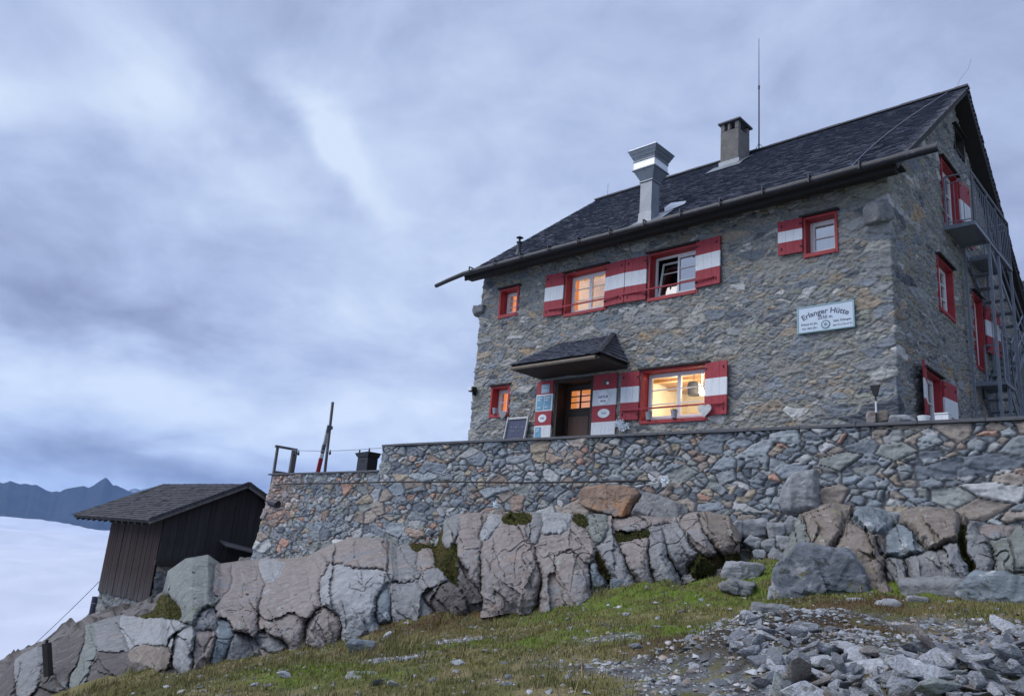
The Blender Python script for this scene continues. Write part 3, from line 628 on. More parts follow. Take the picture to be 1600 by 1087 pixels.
def window(F, u0, u1, z0, z1, dep=.24, sashes=2, bars=2, pane=P_dark, frame_m=None, fw=.055, lintel=.07, open_sash=-1, grille=None, name='window', sill=None):
    fm = m_redd; b = MB(); o = .045
    lbox(b, F, u0, u0+fw, -dep, o, z0, z1); lbox(b, F, u1-fw, u1, -dep, o, z0, z1)
    lbox(b, F, u0+fw+.001, u1-fw-.001, -dep, o-.004, z1-fw, z1-.002); lbox(b, F, u0+fw+.001, u1-fw-.001, -dep, o+.012, z0+.002, z0+fw*1.5)
    w = b.build(name, fm, house, bevel=.006)
    if lintel:
        k = MB(); lbox(k, F, u0-.05, u1+.04, -.03, o+lintel, z1, z1+.035); k.build('lintel', m_dwood if frame_m is None else frame_m, w)
    ui0, ui1, zi0, zi1 = u0+fw, u1-fw, z0+fw*1.5, z1-fw; ns = -dep+.05; s = MB(); t = .05
    lbox(s, F, ui0, ui0+t, ns-.05, ns, zi0, zi1); lbox(s, F, ui1-t, ui1, ns-.05, ns, zi0, zi1)
    lbox(s, F, ui0+t, ui1-t, ns-.05, ns-.001, zi1-t, zi1); lbox(s, F, ui0+t, ui1-t, ns-.05, ns-.001, zi0, zi0+t*1.5)
    W = (ui1-ui0-2*t)/sashes
    for i in range(sashes):
        a = ui0+t+W*i; c_ = a+W; fr_ = .045
        if i == open_sash:
            q = MB(); th = radians(11); hz_, top = zi0+t*1.5, zi1-t
            def tb(u0_, u1_, n0_, n1_, za, zb):
                P = []
                for zc in (za, zb):
                    for uu, nn in ((u0_, n0_), (u1_, n0_), (u1_, n1_), (u0_, n1_)):
                        P.append(fr(F, uu, ns-.03-(zc-hz_)*math.tan(th)+nn, zc))
                q.hexa(P)
            tb(a+.005, a+.05, -.04, 0, hz_, top-.02); tb(c_-.05, c_-.005, -.04, 0, hz_, top-.02); tb(a+.05, c_-.05, -.04, 0, top-.07, top-.02); tb(a+.05, c_-.05, -.04, 0, hz_, hz_+.05)
            for k_ in range(bars): zz = hz_+(top-hz_)*(k_+1)/(bars+1); tb(a+.05, c_-.05, -.03, -.01, zz-.012, zz+.012)
            osash = q.build('sash', m_sash, w, bevel=.003)
            g_ = MB(); g_.add([fr(F, uu, ns-.05-(zc-hz_)*math.tan(th), zc) for uu, zc in ((a+.05, hz_+.05), (c_-.05, hz_+.05), (c_-.05, top-.07), (a+.05, top-.07))], [(0, 1, 2, 3)]); g_.build('pane', glass('pane_tilted', .22), osash)
            continue
        lbox(s, F, a+.002, a+fr_, ns-.045, ns+.012, zi0+t*1.5, zi1-t); lbox(s, F, c_-fr_, c_-.002, ns-.045, ns+.012, zi0+t*1.5, zi1-t)
        lbox(s, F, a+fr_, c_-fr_, ns-.045, ns+.011, zi1-t-fr_, zi1-t); lbox(s, F, a+fr_, c_-fr_, ns-.045, ns+.011, zi0+t*1.5, zi0+t*1.5+fr_*1.2)
        for k_ in range(bars):
            zz = zi0+t*1.5+(zi1-t-zi0-t*1.5)*(k_+1)/(bars+1); lbox(s, F, a+fr_, c_-fr_, ns-.03, ns+.004, zz-.012, zz+.012)
        g_ = MB(); g_.add([fr(F, uu, ns-.025, zc) for uu, zc in ((a+fr_, zi0+.06), (c_-fr_, zi0+.06), (c_-fr_, zi1-.08), (a+fr_, zi1-.08))], [(0, 1, 2, 3)]); g_.build('pane', pane, w)
    s.build('sash', m_sash, w, bevel=.003)
    return w
def shutter(F, uh, width, z0, z1, ang=4, side=1, z_w0=None, z_w1=None, name='shutter', label=None):
    """board shutter hinged at uh, opening to side (+1/-1), three bands red white red; ang = degrees off the wall."""
    a = radians(ang); w0 = z_w0 if z_w0 else z0+(z1-z0)*.36; w1 = z_w1 if z_w1 else z0+(z1-z0)*.69; b = MB(); nb = 3; bw = width/nb
    n0, th = .05, .035
    for k in range(nb):
        for zA, zB, mi in ((z0, w0, 0), (w0, w1, 1), (w1, z1, 0)):
            P = []
            for z in (zA, zB):
                for s_, n_ in ((k*bw+.002, 0), ((k+1)*bw-.002, 0), ((k+1)*bw-.002, th), (k*bw+.002, th)):
                    P.append(fr(F, uh+side*(s_*cos(a)-n_*sin(a)*0), n0+s_*sin(a)+n_*cos(a), z))
            b.hexa(P if side > 0 else P, mi)
    o = b.build(name, [m_red, m_white], house)
    for zc in (z0+.12, z1-.13):
        h = MB()
        P0 = fr(F, uh+side*width*.1*cos(a), n0+th+.012+width*.1*sin(a), zc); P1 = fr(F, uh+side*.0, n0+th+.012, zc); h.beam(P0, P1, .012, .03); h.build('hinge', m_black, o); h = MB()
        h.beam(fr(F, uh+side*width*.85*cos(a), n0+th+.01+width*.85*sin(a), zc-.025), fr(F, uh+side*width*.85*cos(a), n0+th+.01+width*.85*sin(a), zc+.03), .02, .015)
        h.build('latch', m_black, o)
    if label: o['label'] = label
    return o
def bar(F, u0, u1, z, n=.13):
    b = MB(); lbox(b, F, u0, u1, n, n+.03, z, z+.035); lbox(b, F, u0, u0+.02, .05, n, z+.002, z+.03); lbox(b, F, u1-.02, u1, .05, n, z+.002, z+.03); return b.build('window_bar', m_red, house, bevel=.003)
def curtain(F, u0, u1, z0, z1, n, m, par, folds=9, amp=.03):
    b = []; nu = 60; nz = 8; V = []
    for i in range(nu):
        for j in range(nz):
            t = i/(nu-1); s = j/(nz-1); V.append(fr(F, u0+(u1-u0)*t, n+amp*sin(t*folds*6.28)*(.5+.5*s), z0+(z1-z0)*(1-s)))
    return mesh('curtain', V, grid_faces(nu, nz), m, par, smooth=True)
def lamp(loc, watts, color, size=.06):
    l = bpy.data.lights.new('room_light', 'POINT'); o = bpy.data.objects.new('room_light', l); COL.objects.link(o); o.location = loc; l.energy = watts; l.color = color; l.shadow_soft_size = size
    o.parent = house; o.location = Vector(loc)-worldloc(house); return o
W1 = window(FRONT, *OPEN_F[0], sashes=1, bars=2, pane=P_lit, fw=.065, dep=.26)
room(FRONT, -14.9, -13.6, 5.9, 7.4, 1.2, m_cream, W1); curtain(FRONT, -14.74, -14.52, 6.27, 7.0, -.27, m_lace, W1, 2, .012); curtain(FRONT, -14.85, -13.95, 6.2, 7.1, -.31, m_curt_glow, W1, 3, .012)
W2 = window(FRONT, *OPEN_F[1], sashes=1, bars=1, pane=P_lit, fw=.065, dep=.26)
room(FRONT, -14.9, -13.6, 3.1, 4.7, 1.2, m_cream, W2); curtain(FRONT, -14.74, -14.56, 3.5, 4.3, -.27, m_lace, W2, 2, .012); curtain(FRONT, -14.85, -13.9, 3.4, 4.4, -.31, m_curt_glow, W2, 3, .012)
W3 = window(FRONT, *OPEN_F[2], bars=2, pane=glass('pane_half', .42))
room(FRONT, -13.2, -10.6, 5.4, 7.6, 2.2, m_cream, W3); curtain(FRONT, -12.36, -12.20, 5.9, 7.1, -.28, m_curt_glow, W3, 2, .012); curtain(FRONT, -11.3, -11.0, 5.9, 7.1, -.30, m_lace, W3, 3); lamp((-11.9, 15.6, 7.2), 26, (1, .64, .36))
W4 = window(FRONT, *OPEN_F[3], bars=2, open_sash=0); room(FRONT, -10.3, -8.2, 5.5, 7.5, 1.6, m_inner, W4)
W5 = window(FRONT, *OPEN_F[4], sashes=1, bars=1); room(FRONT, -6.4, -5.2, 6.0, 7.3, 1.0, m_lace, W5)
W6 = window(FRONT, *OPEN_F[5], bars=2, pane=glass('pane_clear', .08), dep=.26)
room(FRONT, -11.0, -7.0, 2.35, 4.62, 3.4, m_cream, W6)
lamp((-8.85, 15.7, 4.12), 52, (1, .82, .55), .05); lamp((-10.1, 16.2, 4.0), 28, (1, .84, .60), .08)
k = MB(); k.box(-10.9, -7.1, 17.9, 18.15, 3.55, 3.58); k.box(-10.9, -7.1, 14.9, 18.1, 4.50, 4.56)
for xx in np.arange(-10.8, -7.2, .23): k.lathe((xx, 18.0, 3.58), [(.001, 0), (.05, 0), (.06, .1), (.04, .16+.06*sin(xx*9)), (.001, .17+.06*sin(xx*9))], 10)
for yy in (15.3, 16.2, 17.1): k.box(-10.95, -7.05, yy, yy+.10, 4.42, 4.499)
k.build('shelf_and_beams', mat('honey_wood', (.38, .22, .10), .6, var=.2), W6)
k = MB(); k.lathe((-9.13, 15.35, 3.80), [(.001, 0), (.12, .005), (.145, .04), (.145, .26), (.12, .31), (.001, .32)], 24); k.tube([(-9.13, 15.35, 4.11), (-9.13, 15.35, 4.6)], .01, 6)
lo = k.build('hanging_speaker', mat('dark_grey', (.10, .10, .10), .6), None); tag(lo, 'round dark grey loudspeaker hanging behind the bright lower window', 'loudspeaker')
k = MB(); k.lathe((-8.80, 15.15, 3.74), [(.001, 0), (.05, .02), (.07, .06), (.05, .11), (.02, .13), (.02, .16)], 16); k.tube([(-8.80, 15.15, 3.90), (-8.80, 15.15, 4.6)], .006, 6)
lo = k.build('glowing_bulb', emit('bulb', (1, .88, .62), 14), None, smooth=True); tag(lo, 'glowing round pendant lamp behind the bright lower window', 'lamp')
for (a, s, w, z0, z1, an) in [(-12.42, -1, .585, 5.98, 7.12, 5), (-11.10, 1, .60, 5.97, 7.05, 3), (-9.90, -1, .575, 5.96, 7.04, 5), (-8.60, 1, .62, 6.0, 7.09, 3), (-6.17, -1, .50, 6.34, 7.08, 4),
                        (-9.98, -1, .475, 3.14, 4.25, 4), (-8.32, 1, .53, 3.13, 4.26, 3)]:
    shutter(FRONT, a, w, z0, z1, an, s)
bar(FRONT, -12.85, -10.65, 6.13); bar(FRONT, -10.55, -8.12, 6.14); bar(FRONT, -10.4, -7.85, 3.34)
# gable windows
G1 = window(GABLE, *OPEN_G[0], bars=2, pane=P_dark, dep=.15); room(GABLE, 17.9, 19.8, 7.8, 9.8, 1.2, m_inner, G1)
G2 = window(GABLE, *OPEN_G[1], bars=2, dep=.15); room(GABLE, 17.0, 18.8, 5.3, 7.1, 1.2, m_inner, G2)
G3 = window(GABLE, *OPEN_G[2], sashes=1, bars=2, dep=.15); room(GABLE, 19.9, 21.2, 4.9, 7.1, 1.2, m_inner, G3)
G4 = window(GABLE, *OPEN_G[3], bars=1, dep=.15); room(GABLE, 15.8, 17.4, 2.8, 4.4, 1.0, m_lace, G4)
G5 = window(GABLE, *OPEN_G[4], sashes=1, bars=0, dep=.2, name='attic_hatch'); room(GABLE, 19.3, 20.6, 10.3, 11.3, .4, m_inner, G5)
for m_ in (0,): G5.data.materials[0] = m_dwood
shutter(GABLE, 19.42, .65, 7.95, 9.55, 5, 1)
shutter(GABLE, 21.05, .80, 5.66, 6.86, 10, 1)
shutter(GABLE, 16.02, .62, 2.98, 4.14, 12, -1); shutter(GABLE, 17.10, .66, 3.0, 4.1, 6, 1)

# ---- door with side panels and canopy
m_door = mat('door_wood', (.030, .019, .014), .6, var=.3, vscale=6, bump=.003, stretch=(8, 8, 1)); m_panel = mat('door_panel', (.085, .042, .026), .55, var=.25, vscale=6, stretch=(8, 8, 1))
d = MB(); DN = -.33
lbox(d, FRONT, -12.52, -12.43, DN, .02, 2.1, 4.30); lbox(d, FRONT, -11.40, -11.31, DN, .02, 2.1, 4.30); lbox(d, FRONT, -12.43, -11.40, DN, .015, 4.20, 4.299)
dr = d.build('door_frame', m_door, house)
za, zb = float(atY(909, 637, 14.83)[2]), float(atY(909, 609, 14.83)[2]); xa, xb = -12.31, -11.68; pz0, pz1 = float(atY(905, 680, 14.83)[2])-.12, float(atY(905, 650, 14.83)[2])
d = MB(); lbox(d, FRONT, -12.43, -11.40, DN-.05, DN+.0, 2.1, za); lbox(d, FRONT, -12.43, -11.40, DN-.05, DN, zb, 4.2)
lbox(d, FRONT, -12.43, xa, DN-.05, DN-.001, za, zb); lbox(d, FRONT, xb, -11.40, DN-.05, DN-.001, za, zb)
for q_ in (1, 2): zz = za+(zb-za)*q_/3; lbox(d, FRONT, xa, xb, DN-.035, DN-.01, zz-.012, zz+.012)
lbox(d, FRONT, (xa+xb)/2-.014, (xa+xb)/2+.014, DN-.04, DN-.005, za, zb)
door = d.build('door', m_door, house)
k = MB(); lbox(k, FRONT, xa-.02, xb-.02, DN, DN+.012, pz0, pz1); k.build('door_panel', m_panel, door, bevel=.008)
k = MB()
for a in ((xa-.05, xa-.02), (xb-.02, xb+.01)): lbox(k, FRONT, a[0], a[1], DN, DN+.02, pz0-.03, pz1+.03)
lbox(k, FRONT, xa-.02, xb-.02, DN, DN+.019, pz1, pz1+.03); lbox(k, FRONT, xa-.02, xb-.02, DN, DN+.019, pz0-.03, pz0); k.build('panel_moulding', m_black, door)
k = MB(); k.add([fr(FRONT, u, DN-.03, z) for u, z in ((xa, za), (xb, za), (xb, zb), (xa, zb))], [(0, 1, 2, 3)]); k.build('pane', P_lit, door)
k = MB(); k.tube([fr(FRONT, -11.50, DN, 3.18), fr(FRONT, -11.50, DN+.06, 3.18), fr(FRONT, -11.60, DN+.06, 3.18)], .011, 8); k.build('handle', m_steel, door)
room(FRONT, -12.6, -11.2, 2.2, 4.4, .9, mat('orange_plaster', (.75, .33, .14), .8), door, n0=DN-.08)
lamp((-12.0, 15.55, 3.2), 5, (1, .42, .16)); curtain(FRONT, -12.45, -11.5, za-.05, zb+.05, DN-.16, m_curt_glow, door, 5, .015)
def strip(u0, u1, cuts, label):
    b = MB(); zs = [4.28]+cuts+[2.3]; mi = 0
    for a_, b_ in zip(zs[:-1], zs[1:]): lbox(b, FRONT, u0, u1, .04, .075, b_, a_, mi); mi = 1-mi
    o = b.build('door_side_panel', [m_red, m_white], house, bevel=.003); o['label'] = label; return o
sl = strip(-13.08, -12.54, [3.94, 3.51, 3.15], 'banded panel left of the door with blue notices'); sr = strip(-11.29, -10.61, [3.91, 3.53, 3.14], 'banded panel right of the door with round badges')
m_blue = mat('blue_print', (.13, .33, .48), .4, var=.35, vscale=14); m_paper = mat('white_print', (.70, .76, .80), .4, var=.1, vscale=10); m_ink = mat('ink', (.06, .07, .09), .6); m_cy = mat('light_blue_print', (.30, .50, .62), .4, var=.3, vscale=20)
def flat(par, name, u0, u1, z0, z1, m, n=.078, t=.004): b = MB(); lbox(b, FRONT, u0, u1, n, n+t, z0, z1); return b.build(name, m, par)
def disc(par, name, u, z, ru, rz, m, n=.076, t=.008, N_=28):
    b = MB(); V = [fr(FRONT, u+ru*cos(2*pi*i/N_), nn, z+rz*sin(2*pi*i/N_)) for nn in (n, n+t) for i in range(N_)]
    b.add(V, [tuple(range(N_)), tuple(range(N_, 2*N_))[::-1]]+[(i, (i+1) % N_, N_+(i+1) % N_, N_+i) for i in range(N_)]); return b.build(name, m, par)
flat(sl, 'notice', -12.92, -12.66, 3.97, 4.19, m_cy); flat(sl, 'notice', -13.05, -12.83, 3.54, 3.90, m_blue); flat(sl, 'notice', -12.80, -12.59, 3.55, 3.90, m_blue)
flat(sl, 'notice', -13.04, -12.85, 2.86, 3.11, m_blue); disc(sl, 'badge', -12.83, 3.33, .135, .10, m_paper)
for (u, z, w) in ((-13.03, 3.84, .15), (-13.03, 3.79, .10), (-12.78, 3.84, .16), (-12.78, 3.78, .12), (-13.03, 3.60, .12), (-12.78, 3.60, .1), (-12.88, 4.13, .12), (-12.88, 4.03, .16), (-13.02, 3.05, .12), (-13.02, 3.0, .08)):
    flat(sl, 'print_line', u, u+w, z, z+.018, m_paper, .0826, .002)
disc(sr, 'round_badge', -10.97, 3.71, .165, .165, m_metalw, .076, .012); disc(sr, 'badge', -10.94, 3.34, .17, .105, m_paper); disc(sr, 'dark_badge', -10.92, 4.08, .09, .075, mat('dark_badge', (.12, .05, .06), .5))
disc(sr, 'badge', -10.86, 4.05, .035, .035, m_paper, .085)
def text(par, s, u, z, size, m, n, align='CENTER', F=FRONT, arc=None, sx=1.0):
    V, Fc = text_mesh(s, size, align)
    if len(V) == 0: return
    V[:, 0] *= sx; P = []
    for x, y, _ in V:
        if arc: t = x/arc; P.append(fr(F, u+(arc+y)*sin(t), n, z+(arc+y)*cos(t)-arc))
        else: P.append(fr(F, u+x, n, z+y))
    return mesh('lettering', P, Fc, m, par)
text(sr, 'NATUR', -10.97, 3.70, .085, m_ink, .0905); text(sr, 'Hütte', -10.97, 3.61, .07, m_ink, .0905)
text(sr, 'Tirol', -10.94, 3.32, .07, m_ink, .086); text(sl, '2550', -12.83, 3.31, .06, m_ink, .086)
# canopy
cn = MB(); a0, a1, y0 = -13.06, -10.36, 13.40
cn.box(a0, a1, y0, YF+.02, 4.36, 4.41); cn.box(a0+.02, a1-.02, y0+.02, y0+.07, 4.41, 4.50); cn.box(a1-.07, a1-.02, y0+.02, YF, 4.411, 4.499); cn.box(a0+.02, a0+.07, y0+.02, YF, 4.411, 4.499)
can = cn.build('canopy', m_dwood, house)
k = MB(); k.tube([(a0+.05, y0-.005, 4.385), (a1-.1, y0-.005, 4.395)], .045, 8); k.build('edge_pole', mat('weathered_wood', (.20, .165, .13), .8, var=.35, vscale=6, stretch=(1, 6, 6), bump=.004), can)
q = MB(); rt0, rt1 = -12.40, -10.80; zr_ = 5.24
q.add([(a0, y0, 4.45), (a1, y0, 4.45), (rt1, YF, zr_-.03), (rt0, YF, zr_-.03), (a1, YF, 4.45), (a0, YF, 4.45)], [(0, 1, 2, 3), (1, 4, 2), (5, 0, 3)]); q.build('canopy_deck', m_dwood, can)
shingles('slates', a0-.03, a1+.03, y0-.04, 4.47, YF, zr_, .105, .17, can, 31, xa=rt0-a0+.02, xb=a1-rt1+.02)
def hipside(xe, xr, sgn, seed):
    V = []; Fs = []; C = []; rs = np.random.RandomState(seed); n = 8
    for r in range(n):
        t0, t1 = r/n, min(1, (r+1.25)/n)
        def row(t, y): return xe+(xr-xe)*t, 4.47+(zr_-4.47)*t
        y = y0+(YF-y0)*t0
        while y < YF:
            w = rs.uniform(.14, .26); yb = min(y+w*.97, YF)
            k = len(V)
            for t in (t0, t1):
                xx, zz = row(t, y); up = .030+.01*rs.rand() if t == t0 else .006
                ya = max(y, y0+(YF-y0)*t) if t == t1 else y
                for yy in (ya, max(yb, ya+.01)):
                    for uu in (up, up-.016): V.append((xx+sgn*uu*.6, yy, zz+uu*.8))
            Fs += [(k, k+2, k+6, k+4), (k+1, k+3, k+2, k), (k+1, k, k+4, k+5), (k+2, k+3, k+7, k+6)]; C += [np.array([.075, .085, .11])*rs.uniform(.7, 1.4)]*8
            y += w
    return mesh('hip_slates', V, Fs, m_slate, can, col=np.array(C))
hipside(a1+.03, rt1, 1, 3); hipside(a0-.03, rt0, -1, 4)
k = MB()
for r in range(11):
    t = r/11; xa = a1+(rt1-a1)*t; ya = y0+(YF-y0)*t; za = 4.50+(zr_-4.47)*t; k.beam((xa+.05, ya-.05, za), (xa-.08, ya+.09, za+.10), .11, .022)
k.build('hip_cap_slates', m_slateb, can, bevel=.003)
CAPZ, LOWZ = 2.40, 1.765
def ycap(x): return 11.92+.0414*(x+15.9) if x > -15.9 else 11.97-.04*(x+15.9)
def onwall(px, py, off=.10):
    p = atY(px, py, 12.1)
    for _ in range(4): yy = ycap(p[0])-.075*((LOWZ if p[0] < -15.9 else CAPZ)-p[2])-off+.05; p = atY(px, py, yy)
    return p
# ================================================================== ROCK BUILDERS
def ico(sub):
    bm = bmesh.new(); bmesh.ops.create_icosphere(bm, subdivisions=sub, radius=1); V = np.array([tuple(v.co) for v in bm.verts]); F = np.array([[v.index for v in f.verts] for f in bm.faces]); bm.free(); return V, F
ICO = {}
def rock_shape(seed, dims, sub=5, planes=15, p=34, rough=1.0, crack=1.0, strata=.0, sdir=(0, .3, 1)):
    if sub not in ICO: ICO[sub] = ico(sub)
    D, F = ICO[sub]; rs = np.random.RandomState(seed); n = rs.normal(size=(planes, 3)); n /= np.linalg.norm(n, axis=1)[:, None]
    n = np.concatenate([n, np.eye(3)+rs.normal(size=(3, 3))*.17, -np.eye(3)+rs.normal(size=(3, 3))*.17]); n /= np.linalg.norm(n, axis=1)[:, None]
    h = rs.uniform(.92, 1.22, len(n)); h[-6:] = rs.uniform(.80, .95, 6)
    q = np.maximum(0, D@n.T/h); r = 1/(np.sum(q**p, 1)**(1/p)+1e-9)
    P = D*r[:, None]*np.array(dims); x, y, z = P.T; s = seed % 97
    sz = float(np.mean(dims)); a = rough*min(1, sz/.5+.2)
    dsp = .10*sz*a*fbm(x/sz*1.1, y/sz*1.1, z/sz*1.1, 3, s)+.035*a*fbm(x*3.2, y*3.2, z*3.2, 4, s+1)+.012*a*fbm(x*12, y*12, z*12, 3, s+2)
    if sub >= 5:
        c = np.abs(fbm(x*1.5/sz*.8+3, y*1.5/sz*.8, z*.8/sz*.8, 3, s+5)); dsp = dsp-crack*.09*(1-sstep(0, .035, c))*min(1, sz)
        c2 = np.abs(fbm(x*.9+9, y*.9, z*2.1, 4, s+8)); dsp = dsp-crack*.025*(1-sstep(0, .03, c2))
        rid = 1-np.abs(fbm(x*2.2, y*2.2, z*2.2, 4, s+9)); dsp = dsp+.05*(rid-.8)*a
        if strata:
            sd_ = np.array(sdir)/np.linalg.norm(sdir); t = (P@sd_)*5+1.2*fbm(x*1.2, y*1.2, z*1.2, 3, s+3); dsp = dsp+strata*(np.abs((t % 1)-.5)-.25)
    if sub >= 4:
        st = (1, 1.3, .75); q_ = min(1, sz*1.6); dsp = dsp*.55+rough*(facet(x, y, z, .9*q_, s, st)*.24+facet(x, y, z, .34*q_, s+7, (1, 1.2, 1.3))*.22+facet(x, y, z, .11*q_, s+9)*.2)
    P = P+D*dsp[:, None]
    return P, F
def rockmat(name, c, spots): return mat(name, c, .9, var=.34, vscale=4.5, bump=.045, bscale=9, spec=.25, spots=spots)
LIC = [((.30, .32, .29), 7, .60, .05), ((.07, .075, .08), 4.5, .62, .06)]
RM = dict(bluegrey=rockmat('lichened_rock', (.155, .175, .20), [((.30, .31, .33), 3.2, .57, .07), ((.075, .085, .085), 4.5, .56, .06), ((.17, .17, .10), 7, .62, .05)]), orange=rockmat('orange_rock', (.24, .175, .135), [((.36, .19, .10), 1.6, .50, .12), ((.20, .21, .22), 1.1, .56, .08)]), pink=rockmat('pink_rock', (.238, .214, .206), LIC+[((.27, .20, .155), 1.6, .60, .12), ((.20, .215, .23), 1.1, .56, .10), ((.32, .33, .34), 2.4, .64, .06)]), grey=rockmat('grey_rock', (.200, .208, .218), LIC+[((.29, .25, .22), 1.3, .60, .10), ((.15, .16, .175), 2.0, .62, .08)]),
          blue=rockmat('bluish_rock', (.17, .205, .23), [((.42, .44, .46), 3.0, .57, .06), ((.09, .10, .10), 5, .60, .05), ((.26, .28, .14), 9, .66, .04)]),
          brown=rockmat('brown_rock', (.20, .175, .155), LIC+[((.20, .21, .11), 6, .62, .05)]), dark=rockmat('dark_rock', (.10, .092, .092), [((.15, .155, .16), 3, .55, .08)]),
          pale=rockmat('pale_rock', (.28, .295, .31), [((.20, .21, .22), 4, .58, .08)]), green=rockmat('greenish_rock', (.175, .195, .188), LIC+[((.18, .20, .08), 8, .63, .05)]))
def boulder(x0, x1, y0, y1, d, col, label, seed, lean=0, depth=None, flush=False, yaw=0, sub=5, strata=.02, group='free-standing boulders and stones', planes=15, cat='boulder', name='boulder'):
    px, py = (x0+x1)/2, (y0+y1)/2; c = atD(px, py, d); k = np.linalg.norm(c)/FPX*1.0
    w = (x1-x0)/2*k; h = (y1-y0)/2*k; l = radians(abs(lean)); 
    dep = depth if depth else .75*max(w, h); az = math.atan2(c[0], c[1])
    P, F = rock_shape(seed, (w*1.10, dep, h*1.06), sub, planes, strata=strata)
    R = Euler((0, radians(lean), 0)).to_matrix(); Rz = Euler((0, 0, (0 if flush else -az+radians(yaw)))).to_matrix(); M = np.array(Rz@R)
    hd = np.array([c[0], c[1], 0]); hd /= np.linalg.norm(hd)
    W = P@M.T+c+hd*dep*.55
    o = mesh(name, W, F, RM[col], smooth=True); tag(o, label, cat, group); return o
B_ = boulder
# bedrock outcrop: one continuous rock face modelled between the foot of the wall and the turf, cut into its natural blocks
MOSSPTS = []
def main_piece(f, fid, F, i, nu, nv):      # the largest connected patch of a block
    G = (fid == i).reshape(nu-1, nv-1); lab = np.where(G, np.arange(G.size).reshape(G.shape), -1)
    while True:
        n_ = lab.copy()
        for ax, d in ((0, 1), (0, -1), (1, 1), (1, -1)):
            r_ = np.roll(lab, d, ax)
            if ax == 0: r_[0 if d > 0 else -1] = -1
            else: r_[:, 0 if d > 0 else -1] = -1
            n_ = np.where(G, np.maximum(n_, r_), -1)
        if (n_ == lab).all(): break
        lab = n_
    v, c = np.unique(lab[G], return_counts=True); return F[(lab == v[c.argmax()]).ravel()] if c.max() < c.sum() and c.max() > .9*c.sum() else f
def outcrop(px0, px1, step, top, bot, dbot, dtop, seeds, nt_, expo, seed, warp=16, group='bedrock blocks below the terrace wall'):
    xs = np.arange(px0, px1+.1, step); ty = np.interp(xs, *zip(*top)); by = np.interp(xs, *zip(*bot)); db = np.interp(xs, *zip(*dbot)); dt = np.interp(xs, *zip(*dtop))
    t = np.linspace(-.10, 1, nt_); XX, TT = np.meshgrid(xs, t, indexing='ij'); YY = by[:, None]+(ty-by)[:, None]*TT; tt = np.clip(TT, 0, 1)
    DD = db[:, None]+(dt-db)[:, None]*(.10*tt+.90*tt**expo)-.25*np.minimum(TT, 0)
    wx = XX+warp*fbm(XX/60, YY/60, 0, 4, seed)+3.0*fbm(XX/6, YY/6, 0, 3, seed+5); wy = YY+warp*fbm(XX/60, YY/60, 9, 4, seed+1)+3.0*fbm(XX/6, YY/6, 4, 3, seed+6)
    Q = []
    for (cx, cy, hx, hy, tl, *_r) in seeds:
        a = radians(tl); u = ((wx-cx)*cos(a)+(wy-cy)*sin(a)*-1)/hx; v = ((wx-cx)*sin(a)+(wy-cy)*cos(a))/hy; Q.append((np.abs(u)**2.6+np.abs(v)**2.6)**(1/2.6))
    Q = np.array(Q); o = np.argsort(Q, 0); i1, i2 = o[0], o[1]; q1 = np.take_along_axis(Q, o[:1], 0)[0]; q2 = np.take_along_axis(Q, o[1:2], 0)[0]
    rad = np.array([math.sqrt(s_[2]*s_[3]) for s_ in seeds]); e = (q2-q1)/(1/rad[i1]+1/rad[i2]); k = DD/FPX; em = e*k            # metres to the nearest joint
    rel = np.array([s_[7] if len(s_) > 7 else .30 for s_ in seeds])[i1]; R0 = np.random.RandomState(seed); tx = R0.uniform(-.22, .22, len(seeds))[i1]; tz_ = R0.uniform(-.10, .35, len(seeds))[i1]
    cxs = np.array([s_[0] for s_ in seeds])[i1]; cys = np.array([s_[1] for s_ in seeds])[i1]
    lx = (XX-cxs)*k; lz = -(YY-cys)*k
    prof = 1-np.exp(-np.maximum(em, 0)/.028)*.78-np.exp(-np.maximum(em, 0)/.14)*.22
    r = rays = CR[None, None]*((XX-800)/FPX)[..., None]-CU[None, None]*((YY-543.5)/FPX)[..., None]+CF[None, None]; hl = np.hypot(r[..., 0], r[..., 1])[..., None]; P = r/hl*DD[..., None]
    x, y, z = P[..., 0], P[..., 1], P[..., 2]; sh = (1, 1, 1)
    fa = (wx*.94+wy*.34*-1)*.0125; fb = (wx*.34+wy*.94)*-.0125
    n = prof*rel*.72+(lx*tx-lz*tz_)*prof*np.exp(-np.maximum(0, rel*-5))
    n = n+facet(fa, 0, fb, 1.0, seed, (.8, 1, 1.5))*.55+facet(fa, 0, fb, .46, seed+2, (.7, 1, 1.8))*.40+facet(fa, 0, fb, .17, seed+3, (.9, 1, 1.3))*.22+facet(fa, 0, fb, .07, seed+13)*.22+.05*fbm(x*1.6, y*1.6, z*1.6, 4, seed+4)+.020*fbm(x*9, y*9, z*9, 4, seed+7)
    c1 = np.abs(fbm(x*.9+.5*z, y*.9, z*.35, 3, seed+8)); n = n-.07*(1-sstep(0, .014, c1))*sstep(.0, .3, fbm(x*.8, y*.8, z*.8, 2, seed+30)+.1)
    fade = sstep(1.0, .93, TT)*.9+.1; n = n*fade
    hd = r/hl; hd = hd*np.array([1, 1, 0]); P = P-hd*n[..., None]; P[..., 2] += .12*n*tt
    nu, nv = XX.shape; F = grid_faces(nu, nv)[:, ::-1]; fid = i1.ravel()[F[:, 0]]; V = P.reshape(-1, 3)
    mossV = []; mossF = []; off = 0
    for i, s_ in enumerate(seeds):
        f = F[fid == i]
        f = main_piece(f, fid, F, i, nu, nv) if len(f) else f
        if len(f) < 12: continue
        u_, inv = np.unique(f, return_inverse=True); vv = V[u_]; ff = inv.reshape(f.shape)
        if s_[5] == 'moss': mossV.append(vv); mossF.append(ff+off); off += len(vv); continue
        o_ = mesh('bedrock_block', vv, ff, RM[s_[5]], smooth=True); tag(o_, s_[6], 'bedrock block', group)
